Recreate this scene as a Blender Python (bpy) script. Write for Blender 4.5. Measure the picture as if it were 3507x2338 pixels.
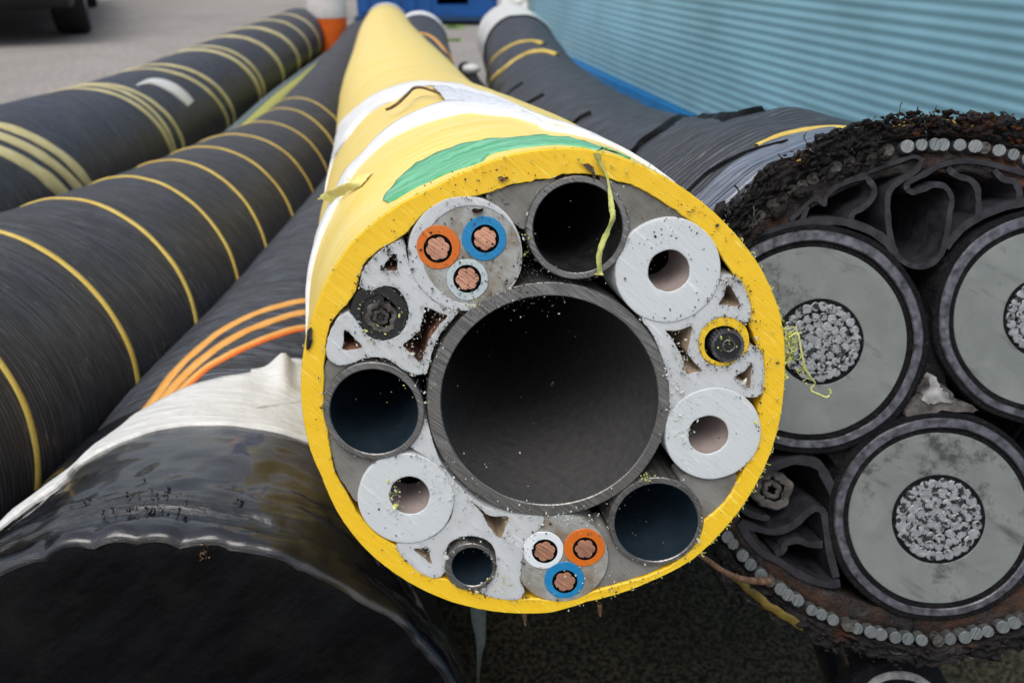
import bpy, math, random
import numpy as np
from mathutils import Vector
from mathutils.geometry import tessellate_polygon

random.seed(7)
rng = np.random.default_rng(7)
sc = bpy.context.scene
for o in list(bpy.data.objects):
    bpy.data.objects.remove(o)
COL = sc.collection

# ------------------------------------------------------------------ camera, light
IW, IH = 3507.0, 2338.0
HFOV = math.radians(65)
FPX = IW / 2 / math.tan(HFOV / 2)
PITCH = math.radians(26.5)
HC = 0.55
cam_d = bpy.data.cameras.new('camera')
cam = bpy.data.objects.new('camera', cam_d)
COL.objects.link(cam)
cam.location = (0, 0, HC)
cam.rotation_euler = (math.pi / 2 - PITCH, 0, 0)
cam_d.sensor_width = 36
cam_d.lens = 18 / math.tan(HFOV / 2)
cam_d.clip_start = 0.01
cam_d.clip_end = 500
cam_d.dof.use_dof = True
cam_d.dof.focus_distance = 0.325
cam_d.dof.aperture_fstop = 14.0
sc.camera = cam

SUN_EL, SUN_AZ = 66, 208      # azimuth clockwise from +Y
w = bpy.data.worlds.new('World')
sc.world = w
w.use_nodes = True
nt = w.node_tree
nt.nodes.clear()
wo = nt.nodes.new('ShaderNodeOutputWorld')
bg = nt.nodes.new('ShaderNodeBackground')
sky = nt.nodes.new('ShaderNodeTexSky')
sky.sky_type = 'NISHITA'
sky.sun_disc = False
sky.sun_elevation = math.radians(SUN_EL)
sky.sun_rotation = math.radians(SUN_AZ)
sky.dust_density = 3.0
sky.air_density = 1.2
hs = nt.nodes.new('ShaderNodeHueSaturation')
hs.inputs['Saturation'].default_value = 0.42
bg.inputs['Strength'].default_value = 0.15
nt.links.new(sky.outputs[0], hs.inputs['Color'])
nt.links.new(hs.outputs[0], bg.inputs[0])
nt.links.new(bg.outputs[0], wo.inputs[0])
sd = bpy.data.lights.new('sun', 'SUN')
sd.energy = 1.5
sd.angle = math.radians(40)
sd.color = (1.0, 0.96, 0.9)
so = bpy.data.objects.new('sun', sd)
COL.objects.link(so)
el, az = math.radians(SUN_EL), math.radians(SUN_AZ)
dirv = Vector((math.sin(az) * math.cos(el), math.cos(az) * math.cos(el), math.sin(el)))
so.rotation_euler = dirv.to_track_quat('Z', 'Y').to_euler()
so.location = (0, 0, 5)
sc.view_settings.view_transform = 'Standard'
sc.view_settings.look = 'None'
sc.view_settings.gamma = 1
sc.view_settings.exposure = 0.15
sc.render.engine = 'CYCLES'
try:
    sc.cycles.max_bounces = 6
    sc.cycles.transparent_max_bounces = 6
except Exception:
    pass

# ------------------------------------------------------------------ camera maths (measuring the place)
CP, SP = math.cos(PITCH), math.sin(PITCH)
O = np.array([0, 0, HC])
AX = np.array([1.0, 0, 0])
AD = np.array([0, -SP, -CP])
AF = np.array([0, CP, -SP])
D = 3507.0 / 2352.0

def ray(x, y):                      # full-size pixels -> direction with unit depth
    return AX * (x - IW / 2) / FPX + AD * (y - IH / 2) / FPX + AF

def PW(x, y, d):                    # 2352-wide pixels and depth -> world
    return O + ray(x * D, y * D) * d

def proj(p):
    q = np.asarray(p) - O
    z = q @ AF
    return np.stack([IW / 2 + FPX * (q @ AX) / z, IH / 2 + FPX * (q @ AD) / z], -1)

def on_plane(x, y, p0, n):
    r = ray(x, y)
    return O + r * (((p0 - O) @ n) / (r @ n))

def ground_pt(x, y, z=0.0):
    return on_plane(x, y, np.array([0, 0, z]), np.array([0, 0, 1.0]))

def crop(ox, oy, s):
    return lambda x, y: (ox + x / s, oy + y / s)
c1 = crop(1000, 540, 2.0633); c2 = crop(1750, 500, 1.96); c3 = crop(1000, 1200, 1.65)
c4 = crop(1800, 1200, 1.651); c5 = crop(2400, 340, 1.6332); c6 = crop(2400, 1300, 1.5104)
t4 = crop(1000, 0, 2.24); t5 = crop(1500, 0, 1.96); cd = crop(0, 0, 1 / D); k2 = crop(0, 700, 1.96); k1 = crop(0, 0, 1.96)
z5 = crop(3000, 900, 2.613)

class Face:
    """plane of a sawn cable end, measured"""
    def __init__(s, vx, vy, px, py, depth):
        n = ray(vx, vy); n = n / np.linalg.norm(n)
        s.n = -n                        # outward, towards the viewer
        s.p0 = O + ray(px, py) * depth
        e1 = np.cross(n, [0, 0, 1.0]); s.e1 = e1 / np.linalg.norm(e1)
        s.e2 = np.cross(s.e1, n)
    def uv(s, x, y):
        p = on_plane(x, y, s.p0, s.n) - s.p0
        return (p @ s.e1, p @ s.e2)
    def w(s, u, v, z=0.0):
        return s.p0 + s.e1 * u + s.e2 * v + s.n * z
    def circ(s, l, r, t, b):
        a = np.linspace(0, 2 * np.pi, 16, endpoint=False)
        q = np.array([s.uv((l + r) / 2 + (r - l) / 2 * np.cos(k), (t + b) / 2 + (b - t) / 2 * np.sin(k)) for k in a])
        A = np.c_[2 * q, np.ones(16)]
        c = np.linalg.lstsq(A, (q ** 2).sum(1), rcond=None)[0]
        return c[0], c[1], math.sqrt(c[2] + c[0] ** 2 + c[1] ** 2)
    def poly(s, conv, pts):
        return [s.uv(*conv(*p)) for p in pts]

def smooth_closed(pts, sub=4):
    P = np.array(pts, float); n = len(P); out = []
    for i in range(n):
        a, b, c, d = P[i - 1], P[i], P[(i + 1) % n], P[(i + 2) % n]
        for k in range(sub):
            t = k / sub
            out.append(.5 * ((2 * b) + (-a + c) * t + (2 * a - 5 * b + 4 * c - d) * t * t + (-a + 3 * b - 3 * c + d) * t ** 3))
    return np.array(out)

def smooth_open(pts, sub=6):
    P = np.array(pts, float)
    Q = np.vstack([2 * P[0] - P[1], P, 2 * P[-1] - P[-2]]); out = []
    for i in range(1, len(Q) - 2):
        a, b, c, d = Q[i - 1], Q[i], Q[i + 1], Q[i + 2]
        for k in range(sub):
            t = k / sub
            out.append(.5 * ((2 * b) + (-a + c) * t + (2 * a - 5 * b + 4 * c - d) * t * t + (-a + 3 * b - 3 * c + d) * t ** 3))
    out.append(P[-1])
    return np.array(out)

def sstep(a, b, x):
    t = np.clip((x - a) / (b - a), 0, 1)
    return t * t * (3 - 2 * t)

# smooth value noise for outlines
_perm = rng.random((64, 64, 64))
def vnoise(x, y, z=0.0):
    x, y, z = np.broadcast_arrays(np.asarray(x, float), np.asarray(y, float), np.asarray(z, float))
    xi, yi, zi = np.floor(x).astype(int), np.floor(y).astype(int), np.floor(z).astype(int)
    fx, fy, fz = x - xi, y - yi, z - zi
    fx, fy, fz = [f * f * (3 - 2 * f) for f in (fx, fy, fz)]
    g = lambda a, b, c: _perm[(xi + a) % 64, (yi + b) % 64, (zi + c) % 64]
    r = 0
    for a in (0, 1):
        for b in (0, 1):
            for c in (0, 1):
                r = r + g(a, b, c) * (fx if a else 1 - fx) * (fy if b else 1 - fy) * (fz if c else 1 - fz)
    return r * 2 - 1

# ------------------------------------------------------------------ objects
def tag(o, label=None, cat=None, group=None, kind=None):
    if label: o['label'] = label
    if cat: o['category'] = cat
    if group: o['group'] = group
    if kind: o['kind'] = kind
    return o

def root(name, loc, label, cat, group=None):
    o = bpy.data.objects.new(name, None)
    COL.objects.link(o)
    o.location = loc
    o.empty_display_size = 0.02
    return tag(o, label, cat, group)

def world_loc(o):
    v = Vector((0, 0, 0))
    while o is not None:
        v = v + o.location
        o = o.parent
    return np.array(v)

def mesh(name, V, F, mat, parent=None, uv=None, smooth=True, mats=None, midx=None):
    """vertices in world coordinates; child meshes are stored relative to their parent's place"""
    V = np.asarray(V, float).reshape(-1, 3)
    if parent is not None:
        V = V - world_loc(parent)
        loc = np.zeros(3)
    else:
        loc = np.array([(V[:, 0].min() + V[:, 0].max()) / 2, (V[:, 1].min() + V[:, 1].max()) / 2, V[:, 2].min()])
        V = V - loc
    me = bpy.data.meshes.new(name)
    me.from_pydata([tuple(v) for v in V], [], [tuple(int(i) for i in f) for f in F])
    if mats:
        for m in mats: me.materials.append(m)
    else:
        me.materials.append(mat)
    if uv is not None:
        lay = me.uv_layers.new(name='UVMap')
        li = np.zeros(len(me.loops), dtype=np.int32)
        me.loops.foreach_get('vertex_index', li)
        lay.data.foreach_set('uv', np.asarray(uv, np.float32)[li].ravel())
    if midx is not None:
        me.polygons.foreach_set('material_index', np.asarray(midx, np.int32))
    me.polygons.foreach_set('use_smooth', [smooth] * len(me.polygons))
    me.update()
    o = bpy.data.objects.new(name, me)
    COL.objects.link(o)
    o.location = loc
    o.parent = parent
    return o

def sharp(o, ang=35):
    try:
        o.data.set_sharp_from_angle(angle=math.radians(ang))
    except Exception:
        pass
    return o

class MB:
    def __init__(s): s.V = []; s.F = []; s.U = []; s.M = []
    def add(s, V, F, U=None, m=0):
        b = len(s.V)
        s.V += [tuple(v) for v in V]
        s.F += [tuple(int(i) + b for i in f) for f in F]
        s.U += [tuple(u) for u in U] if U is not None else [(0, 0)] * len(V)
        s.M += [m] * len(F)
    def build(s, name, mat, parent=None, smooth=True, mats=None):
        return mesh(name, s.V, s.F, mat, parent, s.U, smooth, mats, s.M if mats else None)

def grid_faces(nr, nc, close=False):
    F = []
    for i in range(nr - 1):
        for j in range(nc if close else nc - 1):
            k = (j + 1) % nc
            F.append((i * nc + j, i * nc + k, (i + 1) * nc + k, (i + 1) * nc + j))
    return F

def box(mb, lo, hi, m=0, T=None):
    x0, y0, z0 = lo; x1, y1, z1 = hi
    V = [(x0,y0,z0),(x1,y0,z0),(x1,y1,z0),(x0,y1,z0),(x0,y0,z1),(x1,y0,z1),(x1,y1,z1),(x0,y1,z1)]
    if T: V = [T(*v) for v in V]
    mb.add(V, [(0,3,2,1),(4,5,6,7),(0,1,5,4),(1,2,6,5),(2,3,7,6),(3,0,4,7)], m=m)

# ------------------------------------------------------------------ tubes that follow a centre line
class Tube:
    def __init__(s, pts, R, face=None, blend=0.12, step=0.01, rfun=None):
        P = smooth_open(pts, 24)
        L = np.r_[0, np.cumsum(np.linalg.norm(np.diff(P, axis=0), axis=1))]
        n = max(8, int(L[-1] / step))
        # finer near the front
        t = np.linspace(0, 1, n) ** 1.7 * L[-1]
        s.S = t
        s.C = np.stack([np.interp(t, L, P[:, k]) for k in range(3)], 1)
        T = np.gradient(s.C, t, axis=0); T /= np.linalg.norm(T, axis=1)[:, None]
        E1 = np.cross(T, [0, 0, 1.0]); E1 /= np.linalg.norm(E1, axis=1)[:, None]
        E2 = np.cross(E1, T)
        if face is not None:
            wgt = (1 - sstep(0, blend, t))[:, None]
            E1 = E1 * (1 - wgt) + face.e1 * wgt
            E2 = E2 * (1 - wgt) + face.e2 * wgt
        s.E1, s.E2, s.T, s.R, s.L = E1, E2, T, R, L[-1]
        s.rfun = rfun
        s.face = face
        s.cache = None
    def fr(s, q):
        q = np.asarray(q, float)
        f = lambda A: np.stack([np.interp(q, s.S, A[:, k]) for k in range(3)], -1)
        return f(s.C), f(s.E1), f(s.E2)
    def pt(s, q, u, v):
        C, a, b = s.fr(q)
        return C + a * np.asarray(u, float)[..., None] + b * np.asarray(v, float)[..., None]
    def r(s, q, th):
        q, th = np.broadcast_arrays(np.asarray(q, float), np.asarray(th, float))
        return s.R + (s.rfun(q, th) if s.rfun else 0 * q)
    def surf(s, q, th, off=0.0):
        q, th = np.broadcast_arrays(np.asarray(q, float), np.asarray(th, float))
        r = s.r(q, th) + off
        return s.pt(q, r * np.sin(th), r * np.cos(th))
    def mesh(s, name, mat, parent, nth=160, s0=0.0, s1=None, off=0.0, cap=False):
        s1 = s.L if s1 is None else s1
        q = s.S[(s.S >= s0) & (s.S <= s1)]
        q = np.unique(np.r_[s0, q, s1])
        th = np.linspace(-math.pi, math.pi, nth + 1)
        Q, TH = np.meshgrid(q, th, indexing='ij')
        V = s.surf(Q, TH, off).reshape(-1, 3)
        U = np.stack([TH / (2 * math.pi), Q], -1).reshape(-1, 2)
        F = grid_faces(len(q), nth + 1)
        V = list(V); U = list(U)
        if cap:
            c = s.fr(s1)[0]; b = len(V); V.append(c); U.append((0, s1))
            o = (len(q) - 1) * (nth + 1)
            F += [(o + j, b, o + j + 1) for j in range(nth)]
        return mesh(name, V, F, mat, parent, U)
    def find(s, x, y):
        if s.cache is None:
            q = np.linspace(0, s.L, 500) ** 1.0
            q = s.L * np.linspace(0, 1, 500) ** 1.5
            th = np.linspace(-2.6, 2.6, 361)
            Q, TH = np.meshgrid(q, th, indexing='ij')
            P = s.surf(Q, TH)
            C = s.fr(Q)[0]
            N = P - C
            vis = (N * (O - P)).sum(-1) > 0
            pr = proj(P)
            s.cache = (Q, TH, pr, vis)
        Q, TH, pr, vis = s.cache
        d = np.hypot(pr[..., 0] - x, pr[..., 1] - y)
        d = np.where(vis, d, 1e9)
        i = np.unravel_index(np.argmin(d), d.shape)
        q, th = Q[i], TH[i]
        for _ in range(6):                 # refine
            p = proj(s.surf(q, th)); e = np.array([x, y]) - p
            if np.hypot(*e) < .3: break
            a = (proj(s.surf(q + 1e-4, th)) - p) / 1e-4
            b = (proj(s.surf(q, th + 1e-3)) - p) / 1e-3
            J = np.stack([a, b], 1)
            try: dd = np.linalg.solve(J + 1e-9 * np.eye(2), e)
            except Exception: break
            dd[0] = np.clip(dd[0], -.02, .02); dd[1] = np.clip(dd[1], -.05, .05)
            nq, nth = q + dd[0], th + dd[1]
            if not (0 <= nq <= s.L): break
            if np.hypot(*(np.array([x, y]) - proj(s.surf(nq, nth)))) > np.hypot(*e): break
            q, th = nq, nth
        return float(q), float(th)

def ribbon(mb, tube, path, width, h=0.0012, wob=0.0, sub=5, seed=0, profile=None):
    P = smooth_open(path, sub)
    d = np.gradient(P, axis=0)
    r = tube.r(P[:, 0], P[:, 1])
    ds, dt = d[:, 0], d[:, 1] * r
    ln = np.hypot(ds, dt) + 1e-12
    ps, pt_ = -dt / ln, ds / ln
    pr = profile or [(-.5, -.6), (-.47, .75), (0, 1), (.47, .75), (.5, -.6)]
    V, U = [], []
    t = np.arange(len(P)) * .35
    for i in range(len(P)):
        ww = width * (1 + wob * vnoise(t[i], seed + .5))
        for a, b in pr:
            q = np.clip(P[i, 0] + ps[i] * ww * a, 0, tube.L)
            th = P[i, 1] + pt_[i] * ww * a / r[i]
            V.append(tube.surf(q, th, h * b)); U.append((th / (2 * math.pi), q))
    mb.add(V, grid_faces(len(P), len(pr)), U)

def patch(name, tube, A, B, mat, parent, off=.0008, n=60, m=6, ext=None, puff=0.0, thick=True):
    """sheet lying on the tube between two edge paths given as (s, theta)"""
    def res(P):
        P = smooth_open(P, 8)
        L = np.r_[0, np.cumsum(np.hypot(np.diff(P[:, 0]), np.diff(P[:, 1]) * tube.R))]
        t = np.linspace(0, L[-1], n)
        return np.stack([np.interp(t, L, P[:, 0]), np.interp(t, L, P[:, 1])], 1)
    a, b = res(A), res(B)
    V, U = [], []
    for i in range(n):
        for j in range(m):
            f = j / (m - 1)
            q, th = a[i] * (1 - f) + b[i] * f
            e = off + puff * math.sin(math.pi * f)
            e = e + .0004 * float(vnoise(i * .35, j * .8, 3.1))
            V.append(tube.surf(max(q, 0), th, e)); U.append((th * tube.R, q))
    F = grid_faces(n, m)
    if thick:                       # turned-down rim gives the sheet a real edge
        k = len(V)
        for i in range(n):
            q, th = a[i]; V.append(tube.surf(max(q, 0), th, -.0004)); U.append((th * tube.R, q))
            q, th = b[i]; V.append(tube.surf(max(q, 0), th, -.0004)); U.append((th * tube.R, q))
        for i in range(n - 1):
            F.append((i * m, (i + 1) * m, k + 2 * i + 2, k + 2 * i))
            F.append((i * m + m - 1, k + 2 * i + 1, k + 2 * i + 3, (i + 1) * m + m - 1))
    return mesh(name, V, F, mat, parent, U)

# ------------------------------------------------------------------ materials
class N:
    def __init__(s, name):
        s.m = bpy.data.materials.new(name); s.m.use_nodes = True
        s.t = s.m.node_tree; s.b = s.t.nodes['Principled BSDF']; s.h = None
    def n(s, typ, **kw):
        x = s.t.nodes.new(typ)
        for k, v in kw.items(): setattr(x, k, v)
        return x
    def l(s, a, b): s.t.links.new(a, b)
    def coord(s, kind='UV', scale=(1, 1, 1), rot=(0, 0, 0)):
        tc = s.n('ShaderNodeTexCoord'); mp = s.n('ShaderNodeMapping')
        # rotate first, then stretch
        if any(rot):
            m0 = s.n('ShaderNodeMapping'); m0.inputs['Rotation'].default_value = rot
            s.l(tc.outputs[kind], m0.inputs[0]); s.l(m0.outputs[0], mp.inputs[0])
        else:
            s.l(tc.outputs[kind], mp.inputs[0])
        mp.inputs['Scale'].default_value = scale
        return mp.outputs[0]
    def noise(s, vec, scale=1, detail=3, rough=.55, dist=0):
        x = s.n('ShaderNodeTexNoise'); x.inputs['Scale'].default_value = scale
        x.inputs['Detail'].default_value = detail; x.inputs['Roughness'].default_value = rough
        x.inputs['Distortion'].default_value = dist
        s.l(vec, x.inputs['Vector']); return x.outputs['Fac']
    def ramp(s, fac, *st):
        x = s.n('ShaderNodeValToRGB'); e = x.color_ramp.elements
        while len(e) < len(st): e.new(.5)
        for i, (p, c) in enumerate(st):
            e[i].position = p
            e[i].color = (c, c, c, 1) if isinstance(c, (int, float)) else (*c, 1)
        s.l(fac, x.inputs[0]); return x.outputs[0]
    def mix(s, fac, a, b):
        x = s.n('ShaderNodeMix', data_type='RGBA')
        for sock, v in ((x.inputs['Factor'], fac), (x.inputs['A'], a), (x.inputs['B'], b)):
            if isinstance(v, (int, float)): sock.default_value = v
            elif isinstance(v, tuple): sock.default_value = (*v, 1)
            else: s.l(v, sock)
        for i in x.inputs:
            pass
        x.inputs[6].default_value = x.inputs[6].default_value
        return x.outputs[2]
    def mixc(s, fac, a, b):
        x = s.n('ShaderNodeMix', data_type='RGBA')
        fa, ia, ib = x.inputs[0], x.inputs[6], x.inputs[7]
        for sock, v in ((fa, fac), (ia, a), (ib, b)):
            if isinstance(v, (int, float)): sock.default_value = v
            elif isinstance(v, tuple): sock.default_value = (*v, 1)
            else: s.l(v, sock)
        return x.outputs[2]
    def math(s, op, a, b=0.0):
        x = s.n('ShaderNodeMath', operation=op)
        for sock, v in ((x.inputs[0], a), (x.inputs[1], b)):
            if isinstance(v, (int, float)): sock.default_value = v
            else: s.l(v, sock)
        return x.outputs[0]
    def bump(s, h, dist=.001, strength=1.0):
        x = s.n('ShaderNodeBump'); x.inputs['Distance'].default_value = dist
        x.inputs['Strength'].default_value = strength
        s.l(h, x.inputs['Height'])
        if s.h is not None: s.l(s.h, x.inputs['Normal'])
        s.h = x.outputs[0]
        s.l(s.h, s.b.inputs['Normal'])
    def set(s, color=None, rough=None, metal=None, spec=None, sss=None, coat=None):
        def f(k, v):
            if isinstance(v, (int, float)): s.b.inputs[k].default_value = v
            elif isinstance(v, tuple): s.b.inputs[k].default_value = (*v, 1)
            else: s.l(v, s.b.inputs[k])
        if color is not None: f('Base Color', color)
        if rough is not None: f('Roughness', rough)
        if metal is not None: f('Metallic', metal)
        if spec is not None: f('Specular IOR Level', spec)
        if sss is not None:
            s.b.inputs['Subsurface Weight'].default_value = sss[0]
            s.b.inputs['Subsurface Scale'].default_value = sss[1]
            s.b.inputs['Subsurface Radius'].default_value = sss[2] if len(sss) > 2 else (1, .9, .8)
        if coat is not None: f('Coat Weight', coat)
        return s.m

def simple(name, color, rough=.5, metal=0.0, var=.12, scale=200, bump=0.0, kind='Object', spec=.5):
    m = N(name)
    v = m.coord(kind)
    nz = m.noise(v, scale, 4)
    dk = tuple(c * (1 - var * 2.2) for c in color); lt = tuple(min(1, c * (1 + var)) for c in color)
    m.set(m.ramp(nz, (.3, dk), (.7, lt)), rough, metal, spec)
    if bump: m.bump(nz, bump)
    return m.m

def cut_plastic(name, base, chip, sss=None, saw=.00012, rough=.45, dirt=.35, dirtcol=(.05, .045, .035), ang=-.95, mott=.0, mottcol=None):
    m = N(name)
    v = m.coord('UV', (2600, 130, 1), (0, 0, ang))
    saw_n = m.noise(v, 1, 2, .6)
    v2 = m.coord('UV', (420, 42, 1), (0, 0, ang + .1))
    st = m.noise(v2, 1, 4, .65)
    uv = m.coord('UV')
    spots = m.noise(uv, 900, 3, .6)
    big = m.noise(uv, 60, 4, .6)
    c = m.mixc(m.ramp(st, (.60, 0.0), (.70, .75)), base, chip)
    c = m.mixc(m.ramp(saw_n, (.35, .0), (.8, .25)), c, chip)
    if mottcol: c = m.mixc(m.ramp(big, (.38, 0.0), (.66, mott)), c, mottcol)
    d = m.math('MULTIPLY', m.ramp(spots, (.66, 0.0), (.72, 1.0)), m.ramp(big, (.45, 0.0), (.65, 1.0)))
    c = m.mixc(m.math('MULTIPLY', d, dirt), c, dirtcol)
    m.set(c, rough, 0, .5, sss)
    m.bump(saw_n, saw)
    m.bump(st, saw * 2.5)
    return m.m

def yarn(name, base, light, fiber=.0022, bump=.0008, rough=.55, brown=(.03, .022, .016), twist=-.9, brownmix=.6):
    """tarred yarn wound round a cable: uv = (turn, length)"""
    m = N(name)
    tc = m.n('ShaderNodeTexCoord'); sep = m.n('ShaderNodeSeparateXYZ')
    m.l(tc.outputs['UV'], sep.inputs[0])
    a = m.math('ADD', sep.outputs[1], m.math('MULTIPLY', sep.outputs[0], twist * .1))
    cb = m.n('ShaderNodeCombineXYZ')
    m.l(m.math('MULTIPLY', a, 1 / fiber), cb.inputs[0])
    m.l(m.math('MULTIPLY', sep.outputs[0], 22), cb.inputs[1])
    f = m.noise(cb.outputs[0], 1, 4, .65, .4)
    cb2 = m.n('ShaderNodeCombineXYZ')
    m.l(m.math('MULTIPLY', a, 14), cb2.inputs[0]); m.l(m.math('MULTIPLY', sep.outputs[0], 6), cb2.inputs[1])
    g = m.noise(cb2.outputs[0], 1, 4, .6)
    cb3 = m.n('ShaderNodeCombineXYZ')
    m.l(m.math('MULTIPLY', a, .33 / fiber), cb3.inputs[0]); m.l(m.math('MULTIPLY', sep.outputs[0], 9), cb3.inputs[1])
    f2_ = m.noise(cb3.outputs[0], 1, 4, .7, .5)
    ph = m.math('ADD', m.math('MULTIPLY', a, 6.283 / fiber), m.math('MULTIPLY', f2_, 9.0))
    wv = m.math('ADD', m.math('MULTIPLY', m.math('SINE', ph), .5), .5)
    f = m.math('ADD', m.math('MULTIPLY', f, .62), m.math('MULTIPLY', wv, .22))
    f = m.math('ADD', f, m.math('MULTIPLY', m.math('SUBTRACT', f2_, .5), .3))
    c = m.mixc(m.ramp(f, (.42, 0.0), (.60, 1.0)), tuple(x * .7 for x in base), tuple(x * 1.15 for x in light))
    cb4 = m.n('ShaderNodeCombineXYZ')
    m.l(m.math('MULTIPLY', a, 260), cb4.inputs[0]); m.l(m.math('MULTIPLY', sep.outputs[0], 42), cb4.inputs[1])
    fk = m.noise(cb4.outputs[0], 1, 3, .6)
    c = m.mixc(m.ramp(fk, (.62, 0.0), (.70, .8)), c, (.17, .16, .16))
    c = m.mixc(m.math('MULTIPLY', m.ramp(g, (.4, 0.0), (.65, 1.0)), brownmix), c, brown)
    m.set(c, m.ramp(f, (.3, rough + .1), (.7, rough - .2)), 0, .7)
    m.bump(f, bump)
    return m.m

M = {}
M['yellow_cut'] = cut_plastic('yellow_cut_plastic', (.86, .52, .003), (.95, .78, .16), (.25, .004, (1, .7, .1)), dirt=.6)
M['nylon'] = cut_plastic('white_nylon_cut', (.58, .61, .63), (.78, .80, .81), (.45, .006, (1, .9, .85)), dirt=.5, rough=.4)
M['nylon_fill'] = cut_plastic('white_filler_cut', (.56, .58, .60), (.76, .78, .79), (.45, .006, (1, .85, .75)), dirt=.8, rough=.42, mott=.35, mottcol=(.40, .41, .40))
M['milky'] = cut_plastic('milky_translucent_plastic', (.38, .40, .39), (.58, .60, .58), (.4, .005), dirt=1.0, rough=.3, mott=1.0, mottcol=(.20, .15, .10))
M['wax'] = cut_plastic('grey_wax_filler', (.20, .195, .18), (.25, .24, .225), None, dirt=.9, rough=.85, mott=.8, mottcol=(.10, .095, .08), saw=.00015)
M['orange_ins'] = cut_plastic('orange_insulation', (.62, .13, .004), (.8, .3, .05), (.2, .003), dirt=.4)
M['blue_ins'] = cut_plastic('blue_insulation', (.0, .19, .44), (.08, .4, .68), (.2, .003), dirt=.4)
M['white_ins'] = cut_plastic('white_insulation', (.72, .76, .8), (.9, .9, .9), (.2, .003), dirt=.4)
M['pale_ins'] = cut_plastic('pale_insulation', (.45, .52, .54), (.7, .74, .76), (.2, .003), dirt=.9)
M['bore'] = simple('hose_bore_pinkish', (.34, .28, .26), .5, var=.08, scale=90)  # light through the white hose put in as a pinkish colour
M['brown_in'] = simple('brown_lit_through_cavity', (.22, .10, .065), .6, var=.3, scale=150)  # brown of light seeping through the plastic, put into the colour
M['brown_lt'] = simple('tan_lit_through_cavity', (.42, .32, .22), .6, var=.2, scale=120)  # paler tone for the same light through plastic, painted in
M['black_rub'] = cut_plastic('black_rubber_cut', (.007, .007, .008), (.04, .04, .045), None, dirt=.3, rough=.5, dirtcol=(.2, .19, .15))
M['tar'] = simple('torn_black_plastic', (.006, .007, .010), .35, var=.3, scale=400, spec=.8)
M['void'] = simple('black_void', (.003, .003, .0035), .8, var=.2, spec=.05)

def metal_cut(name, base, rough=.38, ang=-.95, saw=.0002, metal=.85):
    m = N(name)
    v = m.coord('UV', (1700, 60, 1), (0, 0, ang))
    s_ = m.noise(v, 1, 2, .6)
    g = m.noise(m.coord('UV'), 120, 4)
    c = m.mixc(m.ramp(s_, (.3, 0.0), (.75, 1.0)), tuple(x * .45 for x in base), tuple(min(1, x * 1.5) for x in base))
    c = m.mixc(m.ramp(g, (.45, 0.0), (.7, .45)), c, tuple(x * .5 for x in base))
    m.set(c, rough, metal, .5)
    m.bump(s_, saw)
    return m.m
M['steel_cut'] = metal_cut('sawn_steel', (.25, .243, .235))
M['copper'] = metal_cut('sawn_copper', (.78, .36, .24), .42, saw=.00022, metal=.7)
m = N('cut_aluminium_strand'); v = m.coord('Object'); g = m.noise(v, 420, 4, .6); h = m.noise(v, 330, 3, .6)
c = m.mixc(m.ramp(g, (.3, 0.0), (.7, 1.0)), (.17, .18, .19), (.34, .355, .37)); c = m.mixc(m.ramp(h, (.53, 0.0), (.57, .95)), c, (.008, .008, .009))
m.set(c, .5, .3, .5); m.bump(g, .0003); M['alu'] = m.m
M['lead'] = simple('dull_lead_sheath', (.12, .118, .138), .42, .55, var=.35, scale=220, bump=.0006)
M['wire'] = metal_cut('armour_wire_end', (.19, .205, .21), .5, ang=.4, saw=.0003, metal=.6)
M['wire_dirty'] = simple('dirt_caked_wire_end', (.075, .07, .062), .7, .1, var=.4, scale=500, bump=.0006)
m = N('steel_pipe_inside'); g = m.noise(m.coord('Object'), 260, 5, .7)
m.set(m.ramp(g, (.3, (.055, .055, .057)), (.7, (.10, .096, .093))), m.ramp(g, (.3, .55), (.7, .42)), .3, .5); m.bump(g, .0002)
M['steel_in'] = m.m
m = N('sky_tinted_pipe_inside'); g = m.noise(m.coord('Object'), 120, 4, .6)
m.set(m.ramp(g, (.3, (.12, .20, .28)), (.7, (.18, .29, .38))), .27, .92, .6)  # blue of the reflected sky put into the metal's base colour
M['sky_tint_in'] = m.m

M['dark_in'] = simple('shade_darkened_pipe_inside', (.025, .025, .027), .5, .3, var=.3, scale=200)  # steel darkened so the tube's inner shade sits in the colour
# yellow outer skin: paled to paint in sky glare; scuffed, dusty, scratched round the cable
m = N('yellow_sheath_skin')
tc = m.n('ShaderNodeTexCoord'); sep = m.n('ShaderNodeSeparateXYZ'); m.l(tc.outputs['UV'], sep.inputs[0])
def cyl(m, sep, ku, kv, tw=0.0):
    cb = m.n('ShaderNodeCombineXYZ')
    m.l(m.math('MULTIPLY', sep.outputs[0], ku), cb.inputs[0])
    m.l(m.math('MULTIPLY', m.math('ADD', sep.outputs[1], m.math('MULTIPLY', sep.outputs[0], tw)), kv), cb.inputs[1])
    return cb.outputs[0]
scr = m.noise(cyl(m, sep, 9, 900, .10), 1, 4, .7)
brd = m.noise(cyl(m, sep, 7, 30, .10), 1, 4, .6)
spk = m.noise(cyl(m, sep, 260, 420), 1, 2, .5)
c = m.mixc(m.ramp(brd, (.35, 0.0), (.7, .8)), (.87, .62, .10), (.90, .72, .23))
c = m.mixc(m.ramp(scr, (.50, 0.0), (.62, .65)), c, (.92, .84, .5))
dm = m.math('MULTIPLY', m.ramp(scr, (.30, 1.0), (.42, 0.0)), m.ramp(brd, (.42, 0.0), (.58, 1.0)))
c = m.mixc(m.math('MULTIPLY', dm, .7), c, (.2, .15, .06))
c = m.mixc(m.math('MULTIPLY', m.ramp(spk, (.74, 0.0), (.78, 1.0)), .5), c, (.12, .09, .05))
m.set(c, .42, 0, .5, (.1, .004, (1, .8, .3)))
m.bump(scr, .0002); m.bump(brd, .0004)
M['yellow_skin'] = m.m

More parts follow.
